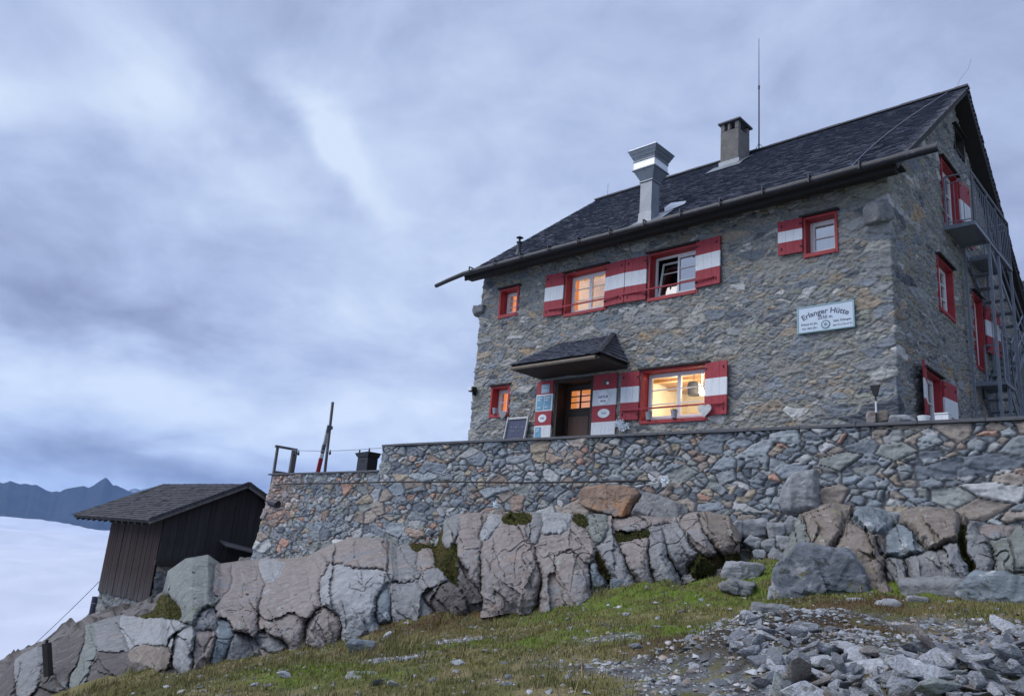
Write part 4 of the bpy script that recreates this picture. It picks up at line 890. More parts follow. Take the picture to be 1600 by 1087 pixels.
    if mossV:
        vv = np.concatenate(mossV); c = np.array([.075, .080, .022])*(1+.5*fbm(vv[:, 0]*3, vv[:, 1]*3, vv[:, 2]*3, 3, 3))[:, None]+np.array([.03, .005, 0])*np.clip(fbm(vv[:, 0]*1.3, vv[:, 1], vv[:, 2], 3, 8)*3, 0, 1)[:, None]
        vv = vv+np.stack([0*vv[:, 0], -.0*vv[:, 1], .05*fbm(vv[:, 0]*6, vv[:, 1]*6, vv[:, 2]*6, 3, 9)], 1)
        MOSSPTS.append(vv[np.random.RandomState(2).randint(0, len(vv), 22000)])
        o_ = mesh('moss', vv, np.concatenate(mossF), m_ground, smooth=True, col=np.clip(c, .01, 1)); tag(o_, 'dark green and brown moss filling the gaps between the bedrock blocks', 'moss', kind='stuff')
# cx, cy, half width, half height, tilt (positive: top leans left), rock, label, relief
S1 = [
 (702, 838, 11, 40, -14, 'grey', 'narrow grey slab at the left end of the middle outcrop', .30), (733, 850, 19, 50, 6, 'pink', 'pinkish slab between the narrow grey slab and the tall wedge-shaped block', .38),
 (762, 826, 14, 22, -35, 'pale', 'pale lilac-grey facet above the tall wedge-shaped block', .28), (800, 878, 44, 60, 14, 'pink', 'tall wedge-shaped pinkish block rising from brown turf', .52),
 (888, 885, 50, 64, 16, 'pink', 'biggest pinkish block in the middle of the outcrop, right of the wedge-shaped one', .55), (930, 905, 14, 40, 20, 'blue', 'bluish splintered flank at the lower right of the biggest pinkish block', .42),
 (866, 818, 24, 17, 0, 'pale', 'pale flat-topped block at the wall foot above the biggest pinkish block', .30), (832, 830, 13, 24, 0, 'grey', 'small grey block left of the pale flat-topped one', .25), (803, 812, 16, 10, 0, 'moss', 'm', .05),
 (905, 812, 12, 10, 0, 'moss', 'm', .05), (932, 825, 17, 30, 22, 'green', 'greenish-grey head of the long tilted slab', .34), (958, 868, 20, 52, 30, 'grey', 'long grey tilted slab bordering the mossy hollow', .40),
 (940, 880, 10, 26, 24, 'moss', 'm', -.10), (992, 868, 22, 42, 18, 'pink', 'pinkish ribbed slab right of the mossy hollow', .42), (1026, 864, 15, 40, 16, 'grey', 'grey cracked rib right of the pinkish ribbed slab', .36),
 (1058, 850, 18, 38, 22, 'grey', 'grey sloping slab ending in bright moss', .34), (1008, 813, 50, 10, 3, 'pink', 'long pinkish ledge directly under the wall', .25), (985, 836, 24, 7, 4, 'moss', 'm', .10),
 (1092, 836, 16, 36, 28, 'pink', 'pinkish slab tilted beside the grey sloping one', .34), (1124, 826, 18, 26, 25, 'brown', 'brownish slab at the right end of the middle outcrop', .28), (1100, 880, 30, 14, 0, 'moss', 'm', .45),
 (695, 880, 22, 30, 10, 'moss', 'm', -.22), (655, 850, 20, 14, 0, 'moss', 'm', .0), (664, 878, 15, 17, 0, 'pink', 'small pinkish block left of the mossy gap', .25), (678, 908, 20, 18, 20, 'grey', 'fractured grey block with vertical cracks below the mossy gap', .25),
 (695, 932, 24, 18, -25, 'dark', 'smooth dark purplish rock at the turf edge', .28), (725, 905, 12, 30, 15, 'dark', 'dark recess rock beside the wedge-shaped block', -.05), (628, 876, 22, 30, 8, 'grey', 'grey knobbly block under the wall', .36), (634, 940, 26, 26, 10, 'grey', 'square grey block at the turf edge with a crack on its left', .32),
 (598, 945, 12, 24, 0, 'blue', 'small bluish block left of the square grey one', .30), (556, 862, 50, 26, -4, 'pink', 'upper pinkish ledge running along the wall foot', .42), (545, 928, 52, 42, -38, 'pale', 'large smooth pale slab with a curved upper edge', .55),
 (452, 935, 42, 74, -22, 'pink', 'huge smooth pinkish slab, largest rock left of centre', .60), (500, 975, 26, 26, -30, 'pink', 'pinkish foot of the huge slab with a dark stain', .45), (428, 888, 20, 16, -20, 'pale', 'small pale block under the red-stone corner of the wall', .22),
 (425, 1000, 26, 15, -15, 'grey', 'low grey toe rock below the huge slab', .22), (385, 935, 34, 54, -8, 'pink', 'rounded pink-brown block left of the huge slab', .60), (345, 905, 12, 24, -20, 'pink', 'narrow reddish block beside the rounded pink-brown one', .30),
 (302, 915, 38, 40, -35, 'green', 'smooth grey-green block next to the shed', .60), (322, 965, 14, 24, -10, 'grey', 'small grey upright block under the grey-green one', .30), (345, 1000, 14, 30, -18, 'blue', 'bluish splintered rock below the narrow reddish block', .28),
 (378, 1012, 20, 22, -30, 'grey', 'grey jagged rock at the grass edge', .26), (255, 950, 34, 12, 0, 'moss', 'm', .05), (250, 985, 36, 20, 26, 'pale', 'pale grey egg-shaped block below the dry grass ledge', .55), (284, 1018, 18, 38, 8, 'pale', 'pale upright oval block pointing down', .50),
 (205, 982, 16, 17, 0, 'pale', 'small pale rounded block left of the egg-shaped one', .40), (315, 1010, 14, 32, -12, 'pink', 'pinkish split block right of the upright oval one', .34), (238, 1030, 26, 24, 10, 'brown', 'dull brownish block hanging below the egg-shaped one', .30),
 (90, 1050, 26, 52, -18, 'dark', 'tall dark slab behind the wooden stake', .45), (45, 1050, 20, 40, -24, 'grey', 'grey skyline block left of the wooden stake', .40), (12, 1075, 18, 34, -20, 'dark', 'lowest dark skyline block in the left corner', .40), (-25, 1110, 22, 30, -20, 'grey', 'grey block cut off by the left edge', .35), (70, 1100, 26, 26, 0, 'dark', 'dark cliff foot at the bottom left', .30),
 (170, 990, 22, 24, -10, 'grey', 'grey rounded block under the dark tank', .36), (165, 1055, 26, 42, 5, 'dark', 'dark brown cliff block near the lower left', .30), (215, 1070, 22, 28, 5, 'dark', 'dark purplish cliff block above the long grass', .26), (265, 1062, 20, 18, 0, 'dark', 'low dark block at the edge of the long grass', .20), (132, 1040, 16, 50, -15, 'green', 'tall grey-green rib at the left end of the cliff', .34)]
top1 = [(-50, 1100), (-20, 1075), (2, 1056), (18, 1034), (34, 1022), (58, 1009), (72, 1010), (88, 1000), (110, 995), (135, 976), (165, 966), (190, 960), (215, 955), (240, 946), (254, 925), (262, 892), (290, 872), (325, 866), (345, 880), (372, 876), (398, 874), (420, 870), (445, 872), (480, 868), (515, 850), (545, 838), (603, 836), (620, 848), (650, 846), (682, 850), (694, 812), (715, 800), (850, 797), (905, 799), (960, 800), (1040, 806), (1080, 799), (1110, 797), (1140, 806), (1156, 835)]
bot1 = [(-50, 1170), (118, 1125), (160, 1110), (200, 1098), (260, 1074), (300, 1056), (350, 1045), (395, 1026), (430, 1018), (500, 1006), (560, 992), (620, 982), (680, 962), (740, 948), (790, 940), (850, 942), (920, 946), (955, 930), (1010, 918), (1060, 905), (1095, 892), (1156, 872)]
db1 = [(-50, 20), (118, 18), (200, 16.6), (300, 14.4), (395, 14.8), (500, 14.5), (620, 14.3), (700, 13.9), (800, 13.2), (900, 12.6), (1000, 12.4), (1100, 12.5), (1156, 13.0)]
dt1 = [(-50, 23), (118, 23), (170, 24), (215, 25), (250, 25), (262, 22), (300, 21), (345, 22), (395, 24.1), (425, 24.0), (450, 23.1), (500, 21.7), (560, 20.4), (600, 19.6), (650, 18.7), (700, 17.9), (800, 16.7), (900, 15.7), (1000, 14.9), (1100, 14.3), (1156, 14.0)]
outcrop(-50, 1156, 1.2, top1, bot1, db1, dt1, S1, 190, 3.2, 21)
S2 = [(1285, 822, 42, 34, 20, 'brown', 'big brownish lichened block behind the blue-grey boulder', .42), (1345, 868, 32, 60, 30, 'brown', 'long brownish slab leaning down to the right', .50), (1240, 850, 20, 40, -10, 'green', 'greenish-grey shoulder at the left end of the right-hand rocks', .25),
 (1370, 812, 34, 22, 10, 'blue', 'bluish rock face under the wall', .30), (1378, 850, 9, 15, 10, 'dark', 'small dark block in the middle of the right-hand rocks', .12), (1415, 845, 32, 26, -5, 'blue', 'bluish block between the dark one and the rounded grey-green one', .34),
 (1455, 822, 46, 34, 15, 'brown', 'rounded brownish block merging into the wall', .46), (1462, 888, 48, 26, 0, 'grey', 'low grey block below the rounded brownish one', .40), (1400, 895, 20, 20, 0, 'grey', 'small grey block at the moss edge', .30), (1508, 860, 6, 40, 12, 'moss', 'm', -.25),
 (1532, 862, 18, 38, 8, 'grey', 'upright grey block right of the dark crevice', .34), (1585, 865, 36, 36, 12, 'green', 'rounded greenish block under the wall near the right edge', .42), (1650, 862, 40, 38, 0, 'grey', 'grey block cut off by the right edge', .40), (1560, 828, 26, 10, 5, 'pink', 'flat pinkish stone under the wall near the right edge', .22)]
outcrop(1216, 1690, 1.15, [(1216, 870), (1232, 830), (1250, 800), (1290, 783), (1340, 786), (1400, 798), (1440, 788), (1490, 796), (1520, 812), (1600, 820), (1690, 822)], [(1216, 930), (1260, 938), (1350, 930), (1400, 926), (1450, 918), (1510, 908), (1600, 900), (1690, 896)],
        [(1216, 12.2), (1300, 11.4), (1400, 11.2), (1500, 11.2), (1690, 11.0)], [(1216, 13.7), (1300, 13.4), (1400, 13.1), (1500, 12.9), (1600, 12.8), (1690, 12.6)], S2, 110, 2.6, 63)
# orange stained bedrock built into the wall
B_(956, 992, 906, 928, 12.2, 'blue', 'small blue-grey block at the foot of the pinkish ribbed slab', 19)
# right cluster
B_(1222, 1346, 872, 958, 10.95, 'bluegrey', 'blue-grey lichened boulder standing forward of the wall', 50, lean=-6, sub=6)
B_(1530, 1640, 903, 968, 10.2, 'blue', 'broad fractured rock at the right edge above the gravel', 57, sub=6)
B_(1440, 1545, 912, 958, 10.5, 'grey', 'low pointed grey rock left of the fractured edge rock', 58)
B_(1228, 1275, 740, 800, 13.25, 'pale', 'pale pointed block set in the terrace wall above the boulders', 59, depth=.16, strata=0, flush=True)
B_(1130, 1190, 880, 912, 12.0, 'pale', 'flat pale slab lying in moss below the wall', 60)
B_(1128, 1176, 908, 930, 11.3, 'grey', 'flat dark-edged slab lying in moss in front of the pale one', 61)
B_(1325, 1352, 936, 962, 10.1, 'pale', 'small white-grey stone, first of three on the turf under the right-hand rocks', 62, sub=4)
B_(1372, 1405, 942, 970, 9.8, 'pale', 'small white-grey stone, middle of three on the turf under the right-hand rocks', 63, sub=4)
B_(1416, 1452, 934, 958, 9.9, 'pale', 'small white-grey stone, last of three on the turf under the right-hand rocks', 64, sub=4)
for i, (a, b_, c_, d_, lb) in enumerate([(1142, 1158, 815, 850, 'upright thin white stone, leftmost of the loose row under the wall'), (1160, 1200, 812, 838, 'widest white stone of the loose row under the wall'), (1166, 1190, 838, 858, 'small white stone directly under the widest white one'), (1202, 1226, 816, 842, 'squarish white stone right of the widest white one'),
        (1226, 1246, 808, 832, 'white stone touching the brownish block'), (1192, 1212, 842, 862, 'small white stone between the squarish one and the moss'), (1214, 1236, 838, 858, 'white angular stone below the one touching the brownish block'), (1202, 1224, 860, 880, 'lowest white stone, pointing down into the moss'), (1178, 1196, 858, 874, 'smallest white stone at the moss edge')]):
    q = onwall((a+b_)/2, (c_+d_)/2); dq = math.hypot(q[0], q[1])-.10-.012*(d_-830); B_(a, b_, c_, d_, dq, 'pale', lb, 70+i, sub=4, depth=.10, lean=[5, -12, 20, -8, 15, -20, 10, 25, -15][i], strata=0, cat='stone', name='stone', group='loose white stones at the wall foot')
B_(545, 585, 1000, 1018, 11.0, 'blue', 'bluish flat stone lying in the grass below the rounded pale slab', 80, sub=4, cat='stone', name='stone', group=None)
B_(1176, 1218, 944, 964, 9.0, 'grey', 'squat grey stone just left of the blue-grey boulder', 81, sub=4, cat='stone', name='stone', group=None)
B_(545, 610, 1058, 1080, 8.2, 'pale', 'pale flat stone in the grass at the bottom edge', 82, sub=4, cat='stone', name='stone', group=None)

# ================================================================== TERRACE
CAPZ, LOWZ = 2.40, 1.765
def ycap(x): return 11.92+.0414*(x+15.9) if x > -15.9 else 11.97-.04*(x+15.9)
tw = empty('terrace_wall', (-10, 12.3, 0), 'long dry-laid stone retaining wall with a dark capping ledge below the hut', 'wall')
pth = [(-21.45, 15.5), (-21.45, ycap(-21.45)+.07), (-15.88, 12.0), (3.2, ycap(3.2)+.07)]
def kt(x, y, z): return (z < np.where(x < -15.88, LOWZ-.04, CAPZ-.045))
def bt(u, v, x, y): return .075*(np.where(x < -15.88, LOWZ, CAPZ)-v)+.05*np.maximum(0, -x-20.6)*np.maximum(0, 1.2-v)
o = wall_strip('masonry', pth, -1.5, 2.38, .019, ST_TERR, 101, m_twall, tw, kt, bt, corner=.1)
me = o.data; n = len(me.vertices); co = np.zeros(n*3, np.float32); me.vertices.foreach_get('co', co); co = co.reshape(-1, 3)+np.array([-10, 12.3, 0])
ca = me.color_attributes['Col']; cc = np.zeros(n*4, np.float32); ca.data.foreach_get('color', cc); cc = cc.reshape(-1, 4)
t = sstep(-19.2, -21, co[:, 0])*sstep(-.3, .2, co[:, 2]-.3+.5*fbm(co[:, 0], co[:, 2], 0, 2, 8)); cc[:, :3] *= (1-t[:, None])+t[:, None]*np.array([1.30, .98, .86]); ca.data.foreach_set('color', cc.ravel())
b = MB()
for i in range(22):        # capping boards
    xa = -15.93+i*.88; xb = xa+.875
    b.hexa([(xa, ycap(xa)-.02, CAPZ-.05), (xb, ycap(xb)-.02, CAPZ-.05), (xb, ycap(xb)+.42, CAPZ-.05), (xa, ycap(xa)+.42, CAPZ-.05), (xa, ycap(xa)-.02, CAPZ), (xb, ycap(xb)-.02, CAPZ), (xb, ycap(xb)+.42, CAPZ), (xa, ycap(xa)+.42, CAPZ)])
m_cap = mat('weathered_board', (.085, .092, .105), .7, var=.35, vscale=5, stretch=(1, 6, 6), bump=.004)
b.build('capping', m_cap, tw, bevel=.006)
b = MB()
for i in range(6):
    xa = -21.62+i*.955; xb = xa+.95; ya, yb = ycap(xa)-.03, ycap(xb)-.03
    b.hexa([(xa, ya, LOWZ-.045), (xb, yb, LOWZ-.045), (xb, yb+.4, LOWZ-.045), (xa, ya+.4, LOWZ-.045), (xa, ya, LOWZ), (xb, yb, LOWZ), (xb, yb+.4, LOWZ), (xa, ya+.4, LOWZ)])
b.build('lower_capping', m_cap, tw, bevel=.006)
b = MB(); b.box(-15.9, -15.5, 12.3, YF, LOWZ, CAPZ-.06); b.build('step_end', m_twall if False else m_grey, tw)
fl = MB(); fl.hexa([(-15.7, 12.2, .5), (4, 12.9, .5), (4, 34, .5), (-15.7, 34, .5), (-15.7, 12.2, ZFL), (4, 12.9, ZFL), (4, 34, ZFL), (-15.7, 34, ZFL)]); fl.hexa([(-21.3, 12.5, .3), (-15.7, 12.3, .3), (-15.7, 20, .3), (-21.3, 20, .3), (-21.3, 12.5, 1.62), (-15.7, 12.3, 1.62), (-15.7, 20, 1.62), (-21.3, 20, 1.62)])
tf = fl.build('terrace_floor', m_grey); tag(tf, kind='structure')
# black hose along the wall
pts = [atY(a, b_, 11.75) for a, b_ in ((414, 755), (440, 754), (520, 753), (600, 752.5), (700, 752), (800, 751), (900, 750), (1000, 748))]
pts = [(p[0], ycap(p[0])-.08-.075*((LOWZ if p[0] < -15.9 else CAPZ)-p[2])+.0, p[2]+.012*sin(i*2.1)) for i, p in enumerate(pts)]
k = MB(); k.tube(pts, .017, 6); tag(k.build('hose', m_black), 'thin black hose running level along the terrace wall', 'hose')
q = atY(428, 786, 11.7); k = MB(); k.lathe((0, 0, 0), [(.001, -.24), (.09, -.24), (.105, -.2), (.11, .2), (.095, .24), (.001, .24)], 16)
V = np.array(k.v); V = np.stack([V[:, 2]*.95+V[:, 0]*.12, V[:, 1], V[:, 0]-.12*V[:, 2]], 1)+q
o = mesh('drain_drum', V, k.f, m_gutter, smooth=False); tag(o, 'dark rusty drum-shaped drain outlet at the left corner of the wall', 'drain pipe')
# annex behind the hut
an = empty('annex_building', (0, 27, ZFL), 'low stone annex behind the right corner of the hut', 'building')
wall_strip('wall', [(-4.6, 24.72), (3, 24.72)], 2.0, 7.15, .05, ST_HOUSE, 55, m_wall, an)
k = MB(); k.box(-4.45, 3, 24.66, 28, 7.16, 7.24); k.build('roof', m_dwood, an)

# ================================================================== THINGS ON AND ABOUT THE HUT
# protruding corner stones
for (x, y, z, dm, s) in ((-15.52, 14.62, 6.60, (.26, .30, .15), 5), (-4.70, 14.42, 6.82, (.24, .24, .25), 6)):
    P, F = rock_shape(s, dm, 4, 8, p=24, rough=.5); mesh('corner_stone', P+np.array([x, y, z]), F, RM['grey'], house, smooth=True)
# wall lamp on the left corner
k = MB(); k.box(-15.47, -15.30, 14.28, 14.44, 4.20, 4.33); k.box(-15.45, -15.32, 14.24, 14.28, 4.215, 4.315, 1); k.box(-15.42, -15.36, 14.38, 14.50, 4.12, 4.20)
tag(k.build('wall_lamp', [m_black, m_paper], bevel=.006), 'small dark wall lamp with a pale face on the left house corner', 'lamp')
# name board
sg = empty('name_board', (-5.745, YF-.06, 4.63), 'pale enamel name board with old lettering and a round emblem on the stone front', 'sign')
sg_ang = 0
m_board = mat('enamel_board', (.50, .60, .70), .45, var=.08, vscale=4, spots=[((.36, .45, .50), 3, .64, .12)]); m_edge = mat('board_edge', (.24, .38, .42), .5)
k = MB(); lbox(k, FRONT, -6.285, -5.205, .06, .085, 4.635, 5.145); k.build('board', m_board, sg, bevel=.004)
k = MB()
for a in ((-6.30, -6.27, 4.62, 5.16), (-5.22, -5.19, 4.62, 5.16)): lbox(k, FRONT, a[0], a[1], .055, .095, a[2], a[3])
lbox(k, FRONT, -6.27, -5.22, .055, .094, 4.62, 4.645); lbox(k, FRONT, -6.27, -5.22, .055, .094, 5.135, 5.16); k.build('frame', m_edge, sg, bevel=.003)
m_let = mat('board_lettering', (.045, .06, .11), .6)
text(sg, 'Erlanger Hütte', -5.745, 4.97, .15, m_let, .0865, arc=1.05); text(sg, '2550 m', -5.745, 4.865, .095, m_let, .0865)
text(sg, 'Erbaut im Jhr.', -6.05, 4.775, .06, m_let, .0865); text(sg, 'von dem Jhr.', -6.05, 4.69, .06, m_let, .0865)
text(sg, 'Sekt. Erlangen', -5.42, 4.775, .06, m_let, .0865); text(sg, 'des D.u.Oe.A.V.', -5.42, 4.69, .055, m_let, .0865)
m_emb = mat('emblem_green', (.03, .13, .16), .5)
disc(sg, 'emblem', -5.735, 4.745, .088, .088, m_emb, .0855, .004); disc(sg, 'emblem_inner', -5.735, 4.745, .064, .064, m_board, .0896, .003)
st_ = MB()
for i in range(8):
    t = i*pi/4; st_.add([fr(FRONT, -5.735+.055*cos(t)*r_+dx_, .0930, 4.745+.055*sin(t)*r_+dz_) for r_, dx_, dz_ in ((.15, -.008*sin(t), .008*cos(t)), (1, 0, 0), (.15, .008*sin(t), -.008*cos(t)))], [(0, 1, 2)])
st_.build('emblem_flower', m_emb, sg)
st_ = MB()
for i in range(10): t = i*2*pi/10; st_.box(-5.735+.076*cos(t)-.006, -5.735+.076*cos(t)+.006, YF-.0905, YF-.0897, 4.745+.076*sin(t)-.006, 4.745+.076*sin(t)+.006)
st_.build('emblem_lettering', m_board, sg)
# pots, hearts
m_pot = mat('zinc_pot', (.30, .33, .37), .5, metal=.2, var=.15); m_leaf = mat('pot_leaves', (.035, .055, .020), .8, var=.3); m_soil = mat('pot_soil', (.03, .025, .02), .9)
def pot(x, y, z, label, s=1.0, grass=40, g=None):
    r = empty('flower_pot', (x, y, z), label, 'flower pot', g)
    k = MB(); k.lathe((x, y, z), [(.055*s, 0), (.075*s, .145*s), (.08*s, .145*s), (.08*s, .165*s), (.07*s, .165*s), (.068*s, .14*s)], 18); k.build('pot', m_pot, r, smooth=False)
    k = MB(); rs = np.random.RandomState(int(abs(x)*100)); 
    k.lathe((x, y, z), [(.068*s, .13*s), (.001, .15*s)], 10)
    for i in range(grass):
        t = rs.rand()*6.28; q = rs.rand()*.05*s; p0 = np.array([x+q*cos(t), y+q*sin(t), z+.14*s]); p1 = p0+np.array([cos(t)*.05, sin(t)*.05, rs.uniform(.03, .09)])*s; n_ = np.array([-sin(t), cos(t), 0])*.008
        k.add([p0-n_, p0+n_, p1], [(0, 1, 2)])
    k.build('plant', m_leaf, r); return r
pot(-9.70, 14.43, 3.115, 'grey zinc pot with dark plant at the left end of the bright window', 1.0, g='pots on the window sills')
pot(-9.05, 14.43, 3.115, 'grey zinc pot with green grass in the middle of the bright window', 1.0, 90, g='pots on the window sills')
pot(-14.52, 14.43, 3.545, 'grey zinc pot with dark soil in the small lower left window', .95, 25, g='pots on the window sills')
def heart(x, y, z, s, m, label, cat='heart'):
    P = []; n = 36
    for i in range(n): t = 2*pi*i/n; P.append((16*sin(t)**3/16*s, (13*cos(t)-5*cos(2*t)-2*cos(3*t)-cos(4*t))/16*s))
    V = [(x+a, yy, z+b) for yy in (y, y+.03) for a, b in P]; F = [tuple(range(n)), tuple(range(n, 2*n))[::-1]]+[(i, (i+1) % n, n+(i+1) % n, n+i) for i in range(n)]
    k = MB(); k.add(V, F); k.tube([(x, y+.015, z+s*.3), (x, y+.015, z+s*.9)], .004, 5); o = k.build('hanging_heart', m, bevel=.006); tag(o, label, cat); return o
m_heart = mat('whitewashed_wood', (.50, .52, .53), .8, var=.3, vscale=14, bump=.006)
heart(-8.25, YF-.20, 3.22, .155, m_heart, 'large whitewashed wooden heart hanging at the right shutter of the bright window')
heart(-14.17, YF-.14, 3.49, .125, mat('grey_heart_wood', (.24, .25, .26), .85, var=.3, vscale=14, bump=.005), 'grey weathered heart hanging below the small lower left window')
for x in (-9.52, -8.86):
    n = 24; P = []
    for i in range(n): t = 2*pi*i/n; P.append((16*sin(t)**3/16*.045, (13*cos(t)-5*cos(2*t)-2*cos(3*t)-cos(4*t))/16*.035))
    k = MB(); k.add([fr(FRONT, x+a, .062, 3.075+b) for a, b in P], [tuple(range(n))]); k.build('heart_cutout', m_black if False else mat('dark_red', (.20, .012, .02), .6), W6)
# chalkboard leaning by the door
cb = empty('chalkboard', (-13.6, 14.28, ZFL), 'chalkboard in a pale wooden frame standing left of the door', 'chalkboard')
k = MB(); k.hexa([(-13.93, 14.20, 2.3), (-13.27, 14.20, 2.3), (-13.27, 14.23, 2.3), (-13.93, 14.23, 2.3), (-13.93, 14.38, 3.36), (-13.27, 14.38, 3.36), (-13.27, 14.41, 3.36), (-13.93, 14.41, 3.36)]); k.build('slate', mat('chalk_slate', (.040, .055, .11), .7, var=.2, spots=[((.10, .12, .18), 8, .6, .1)]), cb)
k = MB(); m_fr = mat('pale_frame', (.52, .52, .52), .7, var=.2, vscale=12)
k.beam((-13.95, 14.185, 2.3), (-13.95, 14.375, 3.42), .055, .03); k.beam((-13.25, 14.185, 2.3), (-13.25, 14.375, 3.42), .055, .03); k.beam((-13.92, 14.362, 3.37), (-13.28, 14.362, 3.37), .03, .055); k.build('frame', m_fr, cb, bevel=.004)
k = MB(); rs = np.random.RandomState(4)
for z in (3.12, 3.02, 2.82, 2.74):
    x = -13.82
    while x < -13.42: w = rs.uniform(.02, .06); yy = 14.20+(z-2.3)/1.06*.18-.004; k.box(x, x+w, yy-.002, yy, z+rs.rand()*.02, z+.02+rs.rand()*.012); x += w+.025
k.build('chalk_writing', mat('chalk', (.25, .28, .34), .9), cb)
# white star-flower ornaments
def star_flower(c, s, label, seed, n=1):
    rs = np.random.RandomState(seed); k = MB(); c = np.array(c, float)
    for m_ in range(n):
        cc = c+(np.array([rs.uniform(-1, 1)*s*1.5, rs.uniform(-.02, 0), rs.uniform(-.7, .7)*s]) if n > 1 else 0)
        for i in range(8):
            t = i*2*pi/8+rs.rand()*.4; L = s*rs.uniform(.7, 1.0); e_ = cc+np.array([L*cos(t), -.03*rs.rand(), L*sin(t)]); w = np.array([-sin(t), 0, cos(t)])*s*.20; mid_ = cc+(e_-cc)*.55+np.array([0, -.03, 0])
            k.add([cc, mid_-w, e_, mid_+w, cc+np.array([0, .02, 0]), mid_+np.array([0, .02, 0])], [(0, 1, 2), (0, 2, 3), (4, 2, 1), (4, 3, 2)])
        k.lathe(cc+np.array([0, -.03, -.02]), [(.001, 0), (s*.18, .01), (s*.2, .03), (.001, .045)], 8)
    o = k.build('flower_ornament', m_paper, smooth=False); tag(o, label, 'ornament', 'white flower ornaments'); return o
for (x0, x1, y0, y1, cl, lb, sd_, ln_) in ((912, 1000, 757, 803, 'orange', 'orange-stained bedrock hump built into the terrace wall', 21, 0), (985, 1080, 776, 818, 'grey', 'grey sloping bedrock right of the orange-stained hump in the wall', 23, 14)):
    q = onwall((x0+x1)/2, (y0+y1)/2); dq = math.hypot(q[0], q[1]); B_(x0, x1, y0, y1, dq-.04, cl, lb, sd_, lean=ln_, depth=.26, flush=True, sub=6)
star_flower(onwall(1040, 751), .12, 'white flower-shaped ornament on the terrace wall above the orange-stained bedrock', 1)
star_flower(onwall(775, 788), .11, 'white flower-shaped ornament on the terrace wall near its middle', 2)
star_flower((-10.42, 14.42, 3.0), .12, 'cluster of white flower ornaments on the ledge below the left shutter of the bright window', 3, n=7)
# fire escape on the gable
fe = empty('fire_escape', (-4.2, 19.8, ZFL), None, None); fe.parent = house; fe.location = Vector((-4.2, 19.8, ZFL))-worldloc(house)
def part(mb, name, m=m_steel): return mb.build(name, m, fe)
xo = -3.87
for (ya, yb, z, nm) in ((18.02, 19.30, 7.80, 'balcony'), (20.15, 21.40, 7.80, 'upper_landing'), (19.75, 20.6, 4.60, 'lower_landing')):
    k = MB(); k.box(XG+.02, xo, ya, yb, z, z+.03); k.box(XG+.02, xo, ya, ya+.04, z-.06, z); k.box(XG+.02, xo, yb-.04, yb, z-.06, z); k.box(xo-.04, xo, ya+.04, yb-.04, z-.059, z-.001); o = part(k, nm)
k = MB(); k.box(xo-.05, xo, 19.3, 20.15, 7.74, 7.80); part(k, 'link_beam'); k = MB(); k.box(XG+.02, XG+.07, 19.3, 20.15, 7.74, 7.80); part(k, 'link_beam')
def railing(pts, h, step=.16, post=.022, name='railing', low=True):
    k = MB(); pts = [np.array(p, float) for p in pts]; up = np.array([0, 0, h])
    for a, b_ in zip(pts[:-1], pts[1:]):
        k.tube([a+up, b_+up], .022, 6); k.tube([a+up*.86, b_+up*.86], .012, 5)
        if low: k.tube([a+up*.08, b_+up*.08], .012, 5)
        n = max(1, int(np.linalg.norm(b_-a)/step))
        for i in range(n+1): p = a+(b_-a)*i/n; k.tube([p, p+up*(1 if i in (0, n) else .86)], post if i in (0, n) else .008, 5)
    part(k, name)
railing([(XG+.1, 18.05, 7.8), (xo-.02, 18.05, 7.8)], 1.22); railing([(xo-.02, 18.05, 7.8), (xo-.02, 19.3, 7.8), (xo-.02, 20.15, 7.8), (xo-.02, 21.38, 7.8)], 1.22); railing([(xo-.02, 21.38, 7.8), (XG+.1, 21.38, 7.8)], 1.22)
railing([(XG+.1, 20.6, 4.6), (xo-.02, 20.6, 4.6)], 1.1, .3); railing([(xo-.02, 19.75, 4.6), (xo-.02, 20.6, 4.6)], 1.1, .3)
k = MB()
for y in (19.3, 20.15, 21.38): k.beam((xo-.04, y, ZFL), (xo-.04, y, 7.8), .06, .06)
for y in (19.32, 21.36): k.beam((XG+.12, y, ZFL), (XG+.12, y, 7.8), .05, .05)
part(k, 'post')
def stair(y0_, z0_, y1_, z1_, xa, xb, name='stair'):
    k = MB(); n = int(abs(z1_-z0_)/.22)
    for x in (xa, xb): k.beam((x, y0_, z0_), (x, y1_, z1_), .03, .12)
    for i in range(1, n): t = i/n; y = y0_+(y1_-y0_)*t; z = z0_+(z1_-z0_)*t; k.box(xa, xb, y-.11, y+.11, z, z+.025)
    part(k, name)
    k = MB(); u = np.array([0, 0, .95]); a = np.array([xb, y0_, z0_]); b_ = np.array([xb, y1_, z1_])
    for h in (.95, .5): k.tube([a+(0, 0, h), b_+(0, 0, h)], .02, 6)
    for t in (0, .33, .66, 1): k.tube([a+(b_-a)*t, a+(b_-a)*t+u], .014, 5)
    part(k, 'stair_rail')
stair(19.5, 7.8, 22.6, 6.0, -4.45, -3.95); stair(22.6, 6.0, 20.6, 4.6, -4.45, -3.95); stair(20.4, 4.6, 23.2, 2.3, -4.45, -3.95)
k = MB(); k.box(-4.45, -3.95, 22.4, 23.1, 5.95, 5.99); part(k, 'half_landing')
k = MB(); k.tube([(XG+.04, 14.62, 7.5), (XG+.05, 14.66, 7.1)], .01, 5); part(k, 'wire') if False else None

